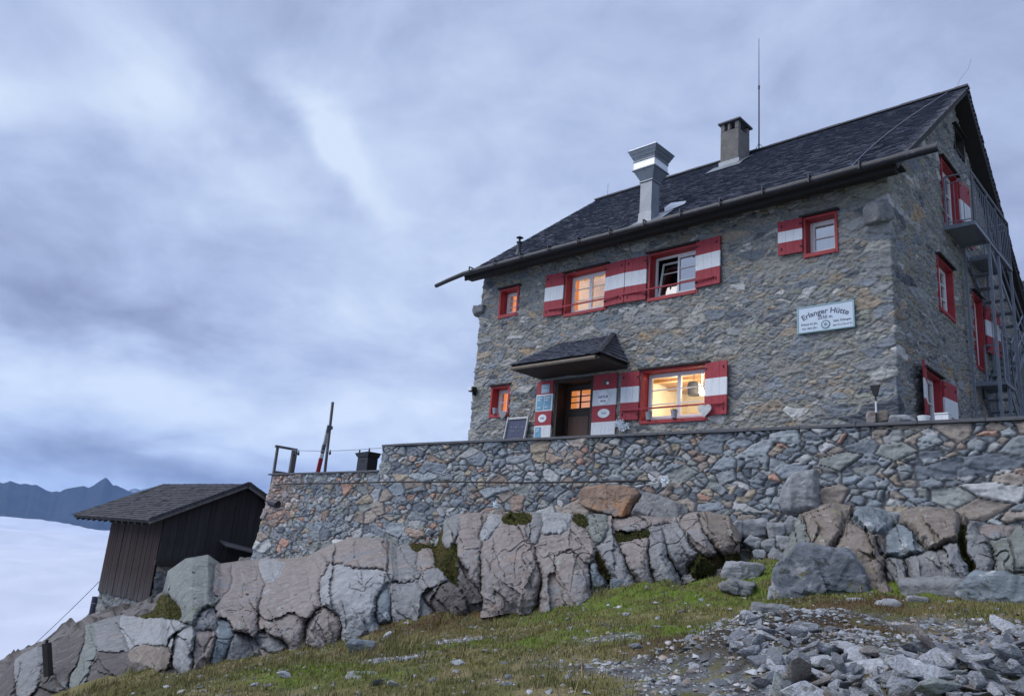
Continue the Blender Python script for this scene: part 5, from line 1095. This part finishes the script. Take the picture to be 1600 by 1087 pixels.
# things on the ledge to the right
sh = empty('snow_shovel', (-4.23, 12.50, CAPZ), 'black shovel with a striped handle standing upright on the ledge by the hut corner', 'shovel')
k = MB(); k.tube([(-4.23, 12.50, CAPZ), (-4.23, 12.52, CAPZ+.18)], .014, 8); k.tube([(-4.23, 12.524, CAPZ+.36), (-4.23, 12.53, CAPZ+.44)], .013, 8); k.build('shaft', m_black, sh)
k = MB(); k.tube([(-4.23, 12.52, CAPZ+.18), (-4.23, 12.524, CAPZ+.36)], .0145, 8); k.build('white_band', m_white, sh)
k = MB(); k.hexa([(-4.26, 12.52, CAPZ+.44), (-4.20, 12.52, CAPZ+.44), (-4.20, 12.54, CAPZ+.44), (-4.26, 12.54, CAPZ+.44), (-4.31, 12.50, CAPZ+.62), (-4.15, 12.50, CAPZ+.62), (-4.15, 12.53, CAPZ+.62), (-4.31, 12.53, CAPZ+.62)]); k.build('blade', m_black, sh, bevel=.008)
def small(px0, px1, py0, py1, Y, name, col, label, cat, seed, group=None):
    c = atY((px0+px1)/2, (py0+py1)/2, Y); w = (px1-px0)/2*np.linalg.norm(c)/FPX; h = (py1-py0)/2*np.linalg.norm(c)/FPX
    P, F = rock_shape(seed, (w*1.1, w*.9, h*1.1), 4, 10, rough=.5); P = P+np.array([c[0], c[1], 0]); P[:, 2] += CAPZ-P[:, 2].min()-.004
    o = mesh(name, P, F, RM[col] if isinstance(col, str) else col, smooth=True); tag(o, label, cat, group)
small(1355, 1372, 643, 658, 12.6, 'ledge_stone', 'pink', 'small tan block on the ledge just left of the shovel', 'stone', 301); small(1371, 1389, 640, 657, 12.62, 'ledge_stone', 'brown', 'orange-tan block on the ledge just right of the shovel', 'stone', 302)
small(1391, 1421, 643, 655, 12.62, 'ledge_stone', 'pale', 'flat white stone on the ledge between the tan blocks and the red window', 'stone', 303)
for (a, b_, l, s) in ((1435, 1452, 'small white cup with dark soil on the ledge under the lower gable window', 1), (1465, 1482, 'small white box on the ledge right of the lower gable window', 2)):
    c = atY((a+b_)/2, 648, 12.6); w = (b_-a)/2*np.linalg.norm(c)/FPX; k = MB()
    if s == 1: k.lathe((c[0], 12.6, CAPZ), [(w*.8, 0), (w, .10), (w*.9, .10), (w*.85, .085), (.001, .09)], 16)
    else: k.box(c[0]-w, c[0]+w, 12.52, 12.68, CAPZ, CAPZ+.10); k.box(c[0]-w*1.05, c[0]+w*1.05, 12.51, 12.69, CAPZ+.10, CAPZ+.12)
    tag(k.build('white_cup' if s == 1 else 'white_box', m_white, bevel=.004), l, 'cup' if s == 1 else 'box')

# things on the lower terrace
m_oldw = mat('old_grey_wood', (.115, .115, .12), .85, var=.35, vscale=7, stretch=(5, 5, 1), bump=.004)
k = MB(); X_ = -21.5
k.beam((X_, 12.28, 1.25), (X_, 12.28, 2.60), .07, .07); k.beam((X_, 12.86, 1.72), (X_+.02, 12.86, 2.56), .16, .10); k.beam((X_, 12.2, 2.59), (X_, 12.95, 2.585), .08, .07); k.beam((X_, 12.3, 1.83), (X_, 12.9, 1.83), .07, .07)
tag(k.build('timber_stand', m_oldw, bevel=.006), 'empty weathered wooden frame standing on the left corner of the wall', 'timber stand')
pa = atY(520, 628, 12.75); pb = atY(507, 742, 12.75); k = MB(); k.beam(pb, pa, .06, .06); k.beam((pa+pb)/2+np.array([.03, 0, .35]), (pa+pb)/2+np.array([.03, 0, .25]), .09, .08)
tag(k.build('flag_pole', m_oldw), 'leaning square wooden pole on the lower terrace', 'pole')
fa = atY(514, 664, 12.6); fb = atY(496, 740, 12.6); fg = empty('furled_banner', fb, 'narrow furled banner, red at its foot and grey-white above, leaning on the wooden pole', 'banner')
sec = [(0, .32, .10, m_red), (.32, .42, .10, m_paper), (.42, .60, .09, mat('banner_dark', (.10, .11, .14), .7, var=.4, vscale=14)), (.60, .84, .08, mat('banner_grey', (.38, .40, .44), .7, var=.3, vscale=16)), (.84, 1.0, .07, mat('banner_dark', None))]
for a, b_, w, m_ in sec: k = MB(); k.beam(fb+(fa-fb)*a, fb+(fa-fb)*b_, w*1.25, .05); k.build('banner_band', m_, fg, bevel=.008)
q = atY(569, 736, 12.45); z0 = LOWZ; k = MB(); m_lan = mat('dark_lantern', (.012, .014, .022), .5)
lt = empty('lantern_box', (q[0], 12.5, z0), 'dark box lantern with a flared lid standing on the lower wall', 'lantern')
k.box(q[0]-.23, q[0]+.23, 12.35, 12.68, z0, z0+.42); k.build('body', m_lan, lt, bevel=.01)
k = MB(); k.hexa([(q[0]-.24, 12.33, z0+.42), (q[0]+.24, 12.33, z0+.42), (q[0]+.24, 12.7, z0+.42), (q[0]-.24, 12.7, z0+.42), (q[0]-.31, 12.30, z0+.52), (q[0]+.29, 12.30, z0+.55), (q[0]+.29, 12.72, z0+.55), (q[0]-.31, 12.72, z0+.52)]); k.build('lid', m_lan, lt)
k = MB(); k.beam((q[0]+.26, 12.34, z0+.5), (q[0]+.26, 12.34, z0+.64), .03, .03); k.beam((q[0]-.16, 12.34, z0+.5), (q[0]-.16, 12.34, z0+.60), .03, .03); k.tube([(q[0]-.05, 12.345, z0+.32), (q[0]+.05, 12.345, z0+.32)], .012, 6); k.build('handle', m_lan, lt)
k = MB(); p0 = atY(527, 735, 12.6); p1 = atY(598, 735, 12.6); k.box(p0[0], p1[0], 12.5, 12.75, LOWZ, LOWZ+.07); tag(k.build('plank', mat('orange_plank', (.32, .17, .10), .8, var=.25, vscale=6, stretch=(1, 5, 5)), bevel=.004), 'orange-brown plank lying on the lower wall beside the lantern box', 'plank')
sl_ = empty('string_lights', atY(455, 704, 12.6), 'thin string of small lights strung from the wooden frame to the upper wall', 'string lights')
A = atY(456, 703, 12.5); Bp = atY(600, 699, 12.2); k = MB(); pts = [A+(Bp-A)*t-np.array([0, 0, .14*4*t*(1-t)*.35]) for t in np.linspace(0, 1, 24)]; k.tube(pts, .008, 5); k.build('cord', m_steel, sl_)
for t in (.04, .09, .46): k = MB(); p = A+(Bp-A)*t; k.lathe(p-np.array([0, 0, .17]), [(.001, 0), (.03, .03), (.035, .07), (.015, .11), (.015, .15)], 10); k.build('bulb', m_black, sl_)
k = MB(); k.tube([A, A+np.array([.18, 0, .05]), A+np.array([.24, 0, -.14])], .008, 5); k.build('cord', m_steel, sl_)

# ================================================================== SHED
shd = empty('wooden_shed', (-27, 13.2, -3.2), 'dark plank shed on a stone footing with a shallow shingled roof, on the cliff edge', 'shed')
SX0, SX1, SY0, SY1 = -29.1, -25.0, 10.8, 15.7
m_shing = mat('shed_shingles', (.060, .060, .066), .8, var=.3, vscale=8, bump=.004, attr='Col'); m_plk = mat('shed_planks', (1, 1, 1), .85, var=.35, vscale=5, stretch=(7, 7, .7), bump=.004, attr='Col')
def planks(name, F, u0, u1, z0, z1f, w, seed, colf, par, n=.0):
    rs = np.random.RandomState(seed); V = []; Fs = []; C = []; u = u0
    while u < u1-.02:
        ww = min(w*rs.uniform(.8, 1.25), u1-u); k0 = len(V); t = .02+.018*rs.rand(); zz0 = z0-.05*rs.rand(); g = rs.uniform(.65, 1.35); steps = [0, .15, .35, .6, .8, 1.0]; um = u+ww/2; zt = z1f(um)
        for s in steps:
            z = zz0+(zt-zz0)*s
            for uu, nn in ((u+.004, n), (u+.006, n+t), (u+ww-.006, n+t), (u+ww-.004, n)): V.append(fr(F, uu, nn, z if s < 1 else z1f(uu))); C.append(colf(s, g, rs))
        for q in range(len(steps)-1):
            for e_ in range(3): a = k0+q*4+e_; Fs.append((a, a+1, a+5, a+4))
        Fs.append((k0, k0+3, k0+2, k0+1)); u += ww
    return mesh(name, V, Fs, m_plk, par, col=np.array(C))
brown = np.array([.024, .011, .009]); greyw = np.array([.072, .072, .078]); darkw = np.array([.022, .020, .024])
SF = (np.array([0, SY0, 0.]), np.array([1., 0, 0]), np.array([0, -1., 0])); SG = (np.array([SX1, 0, 0.]), np.array([0, 1., 0]), np.array([1., 0, 0]))
def cf(s, g, rs): t = max(0, 1-s*3.2)*rs.uniform(.2, 1.0); return brown*g*(1-t)+greyw*t
def cg(s, g, rs): t = (1-s)*.5*rs.uniform(.3, 1.1); return darkw*g*1.15*(1-t)+greyw*.8*t
planks('plank_front', SF, SX0, SX1, -2.27, lambda u: .28, .17, 3, cf, shd)
RY, RZ, SSL = 13.25, 1.58, .475
planks('plank_gable', SG, SY0, SY1, -1.05, lambda u: RZ-.12-SSL*abs(u-RY), .19, 4, cg, shd)
k = MB(); k.box(SX1, SX1+.12, SY0-.08, 14.6, -1.18, -1.06); k.box(SX1-.05, SX1+.10, SY0-.06, 15.5, -1.07, -1.03)
k.build('sill_beam', m_dwood, shd, bevel=.01)
ST_SHED = dict(ST_TERR); ST_SHED.update(su=.42, sv=.16, relief=.05, jcol=(.13, .135, .13), pal=[(.165, .18, .19, 20), (.21, .215, .205, 20), (.13, .14, .15, 10), (.25, .235, .20, 6)])
wall_strip('stone_footing', [(SX0, 13), (SX0, SY0+.06), (-25.02, SY0+.06), (-25.02, 15.5)], -4.6, -1.10, .035, ST_SHED, 71, m_twall, shd, lambda x, y, z: (z < -2.20) | (x > -25.05) & (y > SY0+.05))
k = MB(); k.box(SX0+.05, SX1-.15, SY0+.15, SY1, -3.5, .5); k.box(SX0+.03, SX1-.1, SY0+.12, SY1, -1.0, .3); k.build('inner_wall', m_dwood, shd)
r = MB(); slab(r, -31.3, -24.72, 10.22, RZ-SSL*(RY-10.22), RY, RZ, .10); slab(r, -31.3, -24.72, 16.28, RZ-SSL*(16.28-RY), RY, RZ-.002, .10); sr_ = r.build('roof', m_dwood, shd)
def shed_sh(ya, yb, seed):
    global m_slate
    keep = m_slate; m_slate = m_shing; o = shingles('shingles', -31.35, -24.68, ya, RZ-SSL*abs(RY-ya), yb, RZ, .16, .14, sr_, seed); m_slate = keep
    a = o.data.color_attributes['Col']; n = len(o.data.vertices); c = np.zeros(n*4, np.float32); a.data.foreach_get('color', c); c = c.reshape(-1, 4); g = c[:, :3].mean(1); c[:, 0] = g*.5; c[:, 1] = g*.52; c[:, 2] = g*.62; a.data.foreach_set('color', c.ravel())
shed_sh(10.17, RY, 61)
k = MB()
for s_, ye in ((-1, 10.2), (1, 16.3)):
    k.beam((-24.70, ye, RZ-SSL*abs(RY-ye)-.03), (-24.70, RY, RZ-.03), .03, .17)
k.build('barge_board', mat('pale_barge', (.17, .17, .175), .8, var=.3, vscale=6), sr_)
k = MB(); rs = np.random.RandomState(8)
for i in range(24):
    t = i/24
    for s_ in (-1, 1): y = RY+s_*3.05*t; z = RZ-SSL*3.05*t; k.beam((-24.66, y, z+.03), (-24.66, y+s_*.11, z+.03-SSL*.11), .05, .09+.02*rs.rand())
k.build('verge_shingles', m_slateb, sr_, bevel=.004)
k = MB()
for x in np.arange(-31.1, -24.9, .52): k.beam((x, 10.28, RZ-SSL*2.97-.14), (x, 12.0, RZ-SSL*1.25-.14), .10, .12)
k.build('rafter', m_dwood, sr_)
# small lean-to board against the gable
a = atX(350, 845, -24.6); b_ = atX(395, 856, -24.6); k = MB(); k.hexa([(-24.9, a[1], a[2]-.02), (-24.2, a[1]-.1, a[2]-.16), (-24.2, b_[1]+.5, b_[2]-.26), (-24.9, b_[1]+.5, b_[2]-.12), (-24.9, a[1], a[2]+.03), (-24.2, a[1]-.1, a[2]-.11), (-24.2, b_[1]+.5, b_[2]-.21), (-24.9, b_[1]+.5, b_[2]-.07)])
k.beam((-24.4, b_[1]+.1, b_[2]-.2), (-24.4, b_[1]+.1, b_[2]-1.2), .08, .08)
k.build('side_canopy', m_oldw, shd)
# dark tank, wires, stake
q = atY(149, 950, 10.9); k = MB(); k.tube([(q[0], 10.9, -3.5), (q[0], 10.9, -2.5)], .17, 14); k.tube([(q[0], 10.9, -2.72), (q[0], 10.9, -2.70)], .176, 14, 1); k.tube([(q[0], 10.9, -3.1), (q[0], 10.9, -3.08)], .176, 14, 1)
tag(k.build('water_tank', [mat('dark_blue_tank', (.012, .014, .035), .5), m_steel]), 'dark upright tank with pale straps at the shed footing', 'tank')
for (p, q_, l) in (((155, 908), (-30, 1080), 'upper thin wire running from the shed down to the left'), ((146, 950), (60, 1034), 'lower thin wire running from the dark tank down to the left')):
    a = atY(p[0], p[1], 10.85); b2 = atY(q_[0], q_[1], 9.6); k = MB(); k.tube([a+(b2-a)*t-np.array([0, 0, .35*4*t*(1-t)*.3]) for t in np.linspace(0, 1, 14)], .012, 5); tag(k.build('guy_wire', m_steel), l, 'wire', 'guy wires by the shed')
a = atD(73, 1004, 19.3); b2 = atD(76, 1056, 19.2); k = MB(); k.beam(b2, a, .16, .10); k.beam(a-np.array([0, 0, .25]), a+np.array([-.02, 0, .06]), .05, .05); tag(k.build('wooden_stake', m_dwood), 'short dark wooden stake on the rocks near the left edge', 'stake')

# ================================================================== LOOSE STONES, GRAVEL, GRASS
def shard(seed):
    rs = np.random.RandomState(seed); n = rs.randint(11, 20); P = rs.normal(size=(n, 3)); P /= np.linalg.norm(P, axis=1)[:, None]; P *= rs.uniform(.75, 1.05, (n, 1)); P *= np.array([1, rs.uniform(.55, .85), rs.uniform(.30, .62)])
    bm = bmesh.new()
    for p in P: bm.verts.new(p)
    r_ = bmesh.ops.convex_hull(bm, input=bm.verts); junk = [v for v in bm.verts if not v.link_faces]; bmesh.ops.delete(bm, geom=junk, context='VERTS')
    bmesh.ops.dissolve_limit(bm, angle_limit=radians(16), verts=bm.verts, edges=bm.edges)
    bmesh.ops.bevel(bm, geom=list(bm.edges), offset=.035, segments=1, affect='EDGES', clamp_overlap=True)
    bmesh.ops.triangulate(bm, faces=bm.faces); bmesh.ops.subdivide_edges(bm, edges=bm.edges, cuts=1)
    for v in bm.verts:
        c = v.co; d = .035*float(fbm(c.x*2.5, c.y*2.5, c.z*2.5, 3, seed % 50)); v.co += c.normalized()*d
    me = bpy.data.meshes.new('loose_rock'); bm.to_mesh(me); bm.free(); return me
rm_ = lambda n, c: mat(n, c, .82, var=.30, vscale=4.5, bump=.045, bscale=7, spec=.3, spots=[((.20, .18, .15), 2.0, .58, .08), ((c[0]*.45, c[1]*.45, c[2]*.45), 3, .60, .1)])
SM = [rm_('slate_rock', (.33, .36, .40)), rm_('pale_slate_rock', (.48, .51, .55)), rm_('dark_slate_rock', (.22, .24, .27)), rm_('rusty_rock', (.27, .25, .235)), rm_('green_slate_rock', (.26, .30, .295))]
protos = []
for i in range(20):
    me = shard(500+i); me.materials.append(SM[[0, 0, 1, 2, 0, 1, 3, 4, 2, 1][i % 10]]); protos.append(me)
rs = np.random.RandomState(77)
def rockat(p, s, label, group, cat='rock', lift=0.0, flat_=.35):
    me = protos[rs.randint(len(protos))]; o = bpy.data.objects.new('loose_rock', me); COL.objects.link(o)
    o.location = (float(p[0]), float(p[1]), float(gz(p[0], p[1]))+s*(rs.uniform(-.15, .2) if lift < .05 else .12)+lift); o.scale = (s*1.08, s, s*rs.uniform(.55, 1.0))
    o.rotation_euler = (rs.normal()*flat_, rs.normal()*flat_, rs.uniform(0, 6.28)); tag(o, label, cat, group)
poly = [[(1160, 948), (1215, 940), (1262, 975), (1268, 1010), (1420, 1030), (1450, 1087), (1190, 1087), (1175, 1030), (1130, 1018), (1165, 985)], [(1395, 1040), (1470, 1015), (1600, 985), (1610, 1087), (1440, 1087)]]
def inpoly(x, y, P):
    c = False; j = len(P)-1
    for i in range(len(P)):
        if (P[i][1] > y) != (P[j][1] > y) and x < (P[j][0]-P[i][0])*(y-P[i][1])/(P[j][1]-P[i][1])+P[i][0]: c = not c
        j = i
    return c
pts = []; tries = 0
while len(pts) < 228 and tries < 20000:
    tries += 1; x, y = rs.uniform(1125, 1612), rs.uniform(938, 1096)
    if not any(inpoly(x, min(y, 1086), P) for P in poly): continue
    s = .5*rs.choice([.12, .18, .25, .36], p=[.32, .34, .23, .11])*(1.1 if y > 1020 else 1)
    if all(math.hypot((x-a)/1.0, (y-b)/.6) > (s+t)*54 for a, b, t in pts): pts.append((x, y, s))
for x, y, s in pts:
    p, d = hit(x, y)
    if p is not None: rockat(p, s*.98, 'grey angular rock in the loose heaps at the lower right', 'rocks of the loose heaps', lift=.02*rs.rand())
n2 = 0
for x, y, s in list(pts)[::6]:
    p, d = hit(x+rs.uniform(-20, 20), min(y+6, 1087))
    if p is not None and n2 < 32: rockat(p, s*rs.uniform(.6, .85), 'grey angular rock in the loose heaps at the lower right', 'rocks of the loose heaps', lift=s*.62, flat_=.5); n2 += 1
n3 = 0
for _ in range(600):
    if n3 >= 38: break
    x, y = rs.uniform(300, 1600), rs.uniform(950, 1080)
    if any(inpoly(x, y, P) for P in poly): continue
    p, d = hit(x, y)
    if p is None or d > 14 or p[2] > 0.2: continue
    rockat(p, rs.uniform(.035, .085)*(1+.04*d), 'small grey stone scattered on the mossy slope', 'stones scattered on the slope', 'stone'); n3 += 1

def visible_xy(n, rmin, rmax, seed, a0=-80, a1=0):
    r_ = np.random.RandomState(seed); d = np.sqrt(r_.uniform(rmin**2, rmax**2, n)); a = r_.uniform(radians(a0), radians(a1), n); return d*np.sin(a), d*np.cos(a), r_
def wallfree(x, y): return (y < 12.1+.0414*(x+15.9)-.25) & (x > -20.5)
def scatter_gravel(n, seed):
    x, y, r_ = visible_xy(n, 5, 16, seed); g = np.maximum(area(x, y, GRAV, 80)*.8, area(x, y, PILE, 40)*1.2)+.07; k = wallfree(x, y) & (r_.rand(n) < g*sstep(-.4, .25, fbm(x*2.5, y*2.5, 0, 3, 23)+.25)); x, y = x[k], y[k]; z = gz(x, y); m = len(x)
    base = np.array([[-1, -.6, 0], [.9, -.8, 0], [1.1, .5, 0], [-.2, 1, 0], [-.6, -.2, .7], [.5, -.3, .8], [.3, .5, .6]])*np.array([1, .8, .7]); Ft = np.array([[0, 1, 5], [0, 5, 4], [1, 2, 5], [2, 6, 5], [2, 3, 6], [3, 4, 6], [3, 0, 4], [4, 5, 6]])
    s = r_.choice([.009, .015, .024, .038], m, p=[.42, .33, .18, .07]); a = r_.uniform(0, 6.28, m)
    B = base[None]+r_.normal(size=(m, 7, 3))*.22; c, s_ = np.cos(a)[:, None], np.sin(a)[:, None]
    X = (B[..., 0]*c-B[..., 1]*s_)*s[:, None]+x[:, None]; Y = (B[..., 0]*s_+B[..., 1]*c)*s[:, None]+y[:, None]; Z = B[..., 2]*s[:, None]+z[:, None]-.001
    V = np.stack([X, Y, Z], -1).reshape(-1, 3); F = (Ft[None]+(np.arange(m)*7)[:, None, None]).reshape(-1, 3)
    pal = np.array([(.22, .24, .26), (.34, .36, .39), (.12, .13, .145), (.25, .21, .18), (.42, .42, .42)]); C = pal[r_.choice(5, m, p=[.4, .22, .2, .12, .06])]*r_.uniform(.75, 1.2, (m, 1))
    o = mesh('gravel', V, F, mat('gravel_stone', (1, 1, 1), .85, var=.15, attr='Col'), origin=(0, 0, 0), col=np.repeat(C, 7, 0)); tag(o, 'grey gravel and stone chips on the slope', 'gravel', kind='stuff'); return m
print('gravel', scatter_gravel(90000, 5))
def scatter_grass(n, seed, rmin, rmax, lmin, lmax, wid, name, label, dens=None, a0=-80, a1=0):
    x, y, r_ = visible_xy(n, rmin, rmax, seed, a0, a1); bare = np.maximum(area(x, y, GRAV, 80)*1.0, area(x, y, PILE, 40)*1.1); g = np.clip(1-bare, .0, 1)*sstep(-.45, .15, fbm(x*3.1, y*3.1, 0, 3, 91)+.1)
    if dens is not None: g = g*dens(x, y)
    k = wallfree(x, y) & (r_.rand(n) < g); x, y = x[k], y[k]; z = gz(x, y); m = len(x); a = r_.uniform(0, 6.28, m); L = r_.uniform(lmin, lmax, m)*(1+.6*fbm(x*2, y*2, 0, 2, 92)); w = wid*(1+.05*np.hypot(x, y))
    lean = r_.uniform(.1, 1.0, m); dx, dy = np.cos(a)*lean, np.sin(a)*lean; nrm = np.sqrt(1+lean**2)
    P0 = np.stack([x-np.sin(a)*w, y+np.cos(a)*w, z-.005], 1); P1 = np.stack([x+np.sin(a)*w, y-np.cos(a)*w, z-.005], 1); P2 = np.stack([x+dx*L/nrm, y+dy*L/nrm, z+L/nrm], 1)
    V = np.stack([P0, P1, P2], 1).reshape(-1, 3); F = np.arange(m*3).reshape(-1, 3)
    c = ground_color(x, y, np.zeros(m))*1.2+np.array([.012, .012, .0]); t = r_.rand(m); c = c*(.65+.8*r_.rand(m))[:, None]; c = np.where((t < .16+.35*sstep(0, .3, fbm(x*1.6, y*1.6, 0, 3, 96)))[:, None], np.array([.19, .155, .085])*(.7+.5*r_.rand(m))[:, None], c)
    o = mesh(name, V, F, mat('grass_blade', (1, 1, 1), .8, var=.1, attr='Col', spec=.2), origin=(0, 0, 0), col=np.repeat(c, 3, 0)); tag(o, label, 'grass', kind='stuff'); return m
print('grass', scatter_grass(300000, 11, 5.0, 16.5, .018, .060, .0035, 'short_turf', 'short mossy turf on the slope'))
print('long', scatter_grass(150000, 12, 5.5, 18, .06, .19, .004, 'long_grass', 'longer grass tufts among the rocks', dens=lambda x, y: sstep(.15, .35, fbm(x*1.7, y*1.7, 0, 3, 95))*np.maximum(sstep(-5, -9, x), .25)))
vv = np.concatenate(MOSSPTS); m = len(vv); r_ = np.random.RandomState(6); a = r_.uniform(0, 6.28, m); L = r_.uniform(.015, .045, m); w = .006; ln = r_.uniform(.2, 1.1, m)
P0 = vv+np.stack([-np.sin(a)*w, np.cos(a)*w, 0*a], 1); P1 = vv-np.stack([-np.sin(a)*w, np.cos(a)*w, 0*a], 1); P2 = vv+np.stack([np.cos(a)*L*ln, np.sin(a)*L*ln, L], 1)
c = np.array([.060, .066, .020])*(.5+1.1*r_.rand(m))[:, None]; c = np.where((fbm(vv[:, 0]*2, vv[:, 1]*2, vv[:, 2]*2, 3, 8) > .12)[:, None], np.array([.095, .065, .030])*(.6+.8*r_.rand(m))[:, None], c)
o = mesh('moss_tufts', np.stack([P0, P1, P2], 1).reshape(-1, 3), np.arange(m*3).reshape(-1, 3), mat('grass_blade', None), origin=(0, 0, 0), col=np.repeat(c, 3, 0)); tag(o, 'fine mossy tufts growing in the gaps of the bedrock', 'moss', kind='stuff')
# ================================================================== AIR
if HAZE:
    k = MB(); k.box(-30000, 20000, -3000, 30000, -1000, 1250); hz_ = k.build('haze', [], None) if False else None
    me = bpy.data.meshes.new('haze'); me.from_pydata(k.v, [], k.f); hz_ = bpy.data.objects.new('haze', me); COL.objects.link(hz_)
    m_ = bpy.data.materials.new('air'); m_.use_nodes = True; nt = m_.node_tree; nt.nodes.clear(); o_ = nt.nodes.new('ShaderNodeOutputMaterial'); v_ = nt.nodes.new('ShaderNodeVolumePrincipled')
    v_.inputs['Color'].default_value = (.36, .60, 1.0, 1); v_.inputs['Density'].default_value = HAZE; v_.inputs['Anisotropy'].default_value = 0; nt.links.new(v_.outputs[0], o_.inputs['Volume']); me.materials.append(m_)
    tag(hz_, kind='stuff')
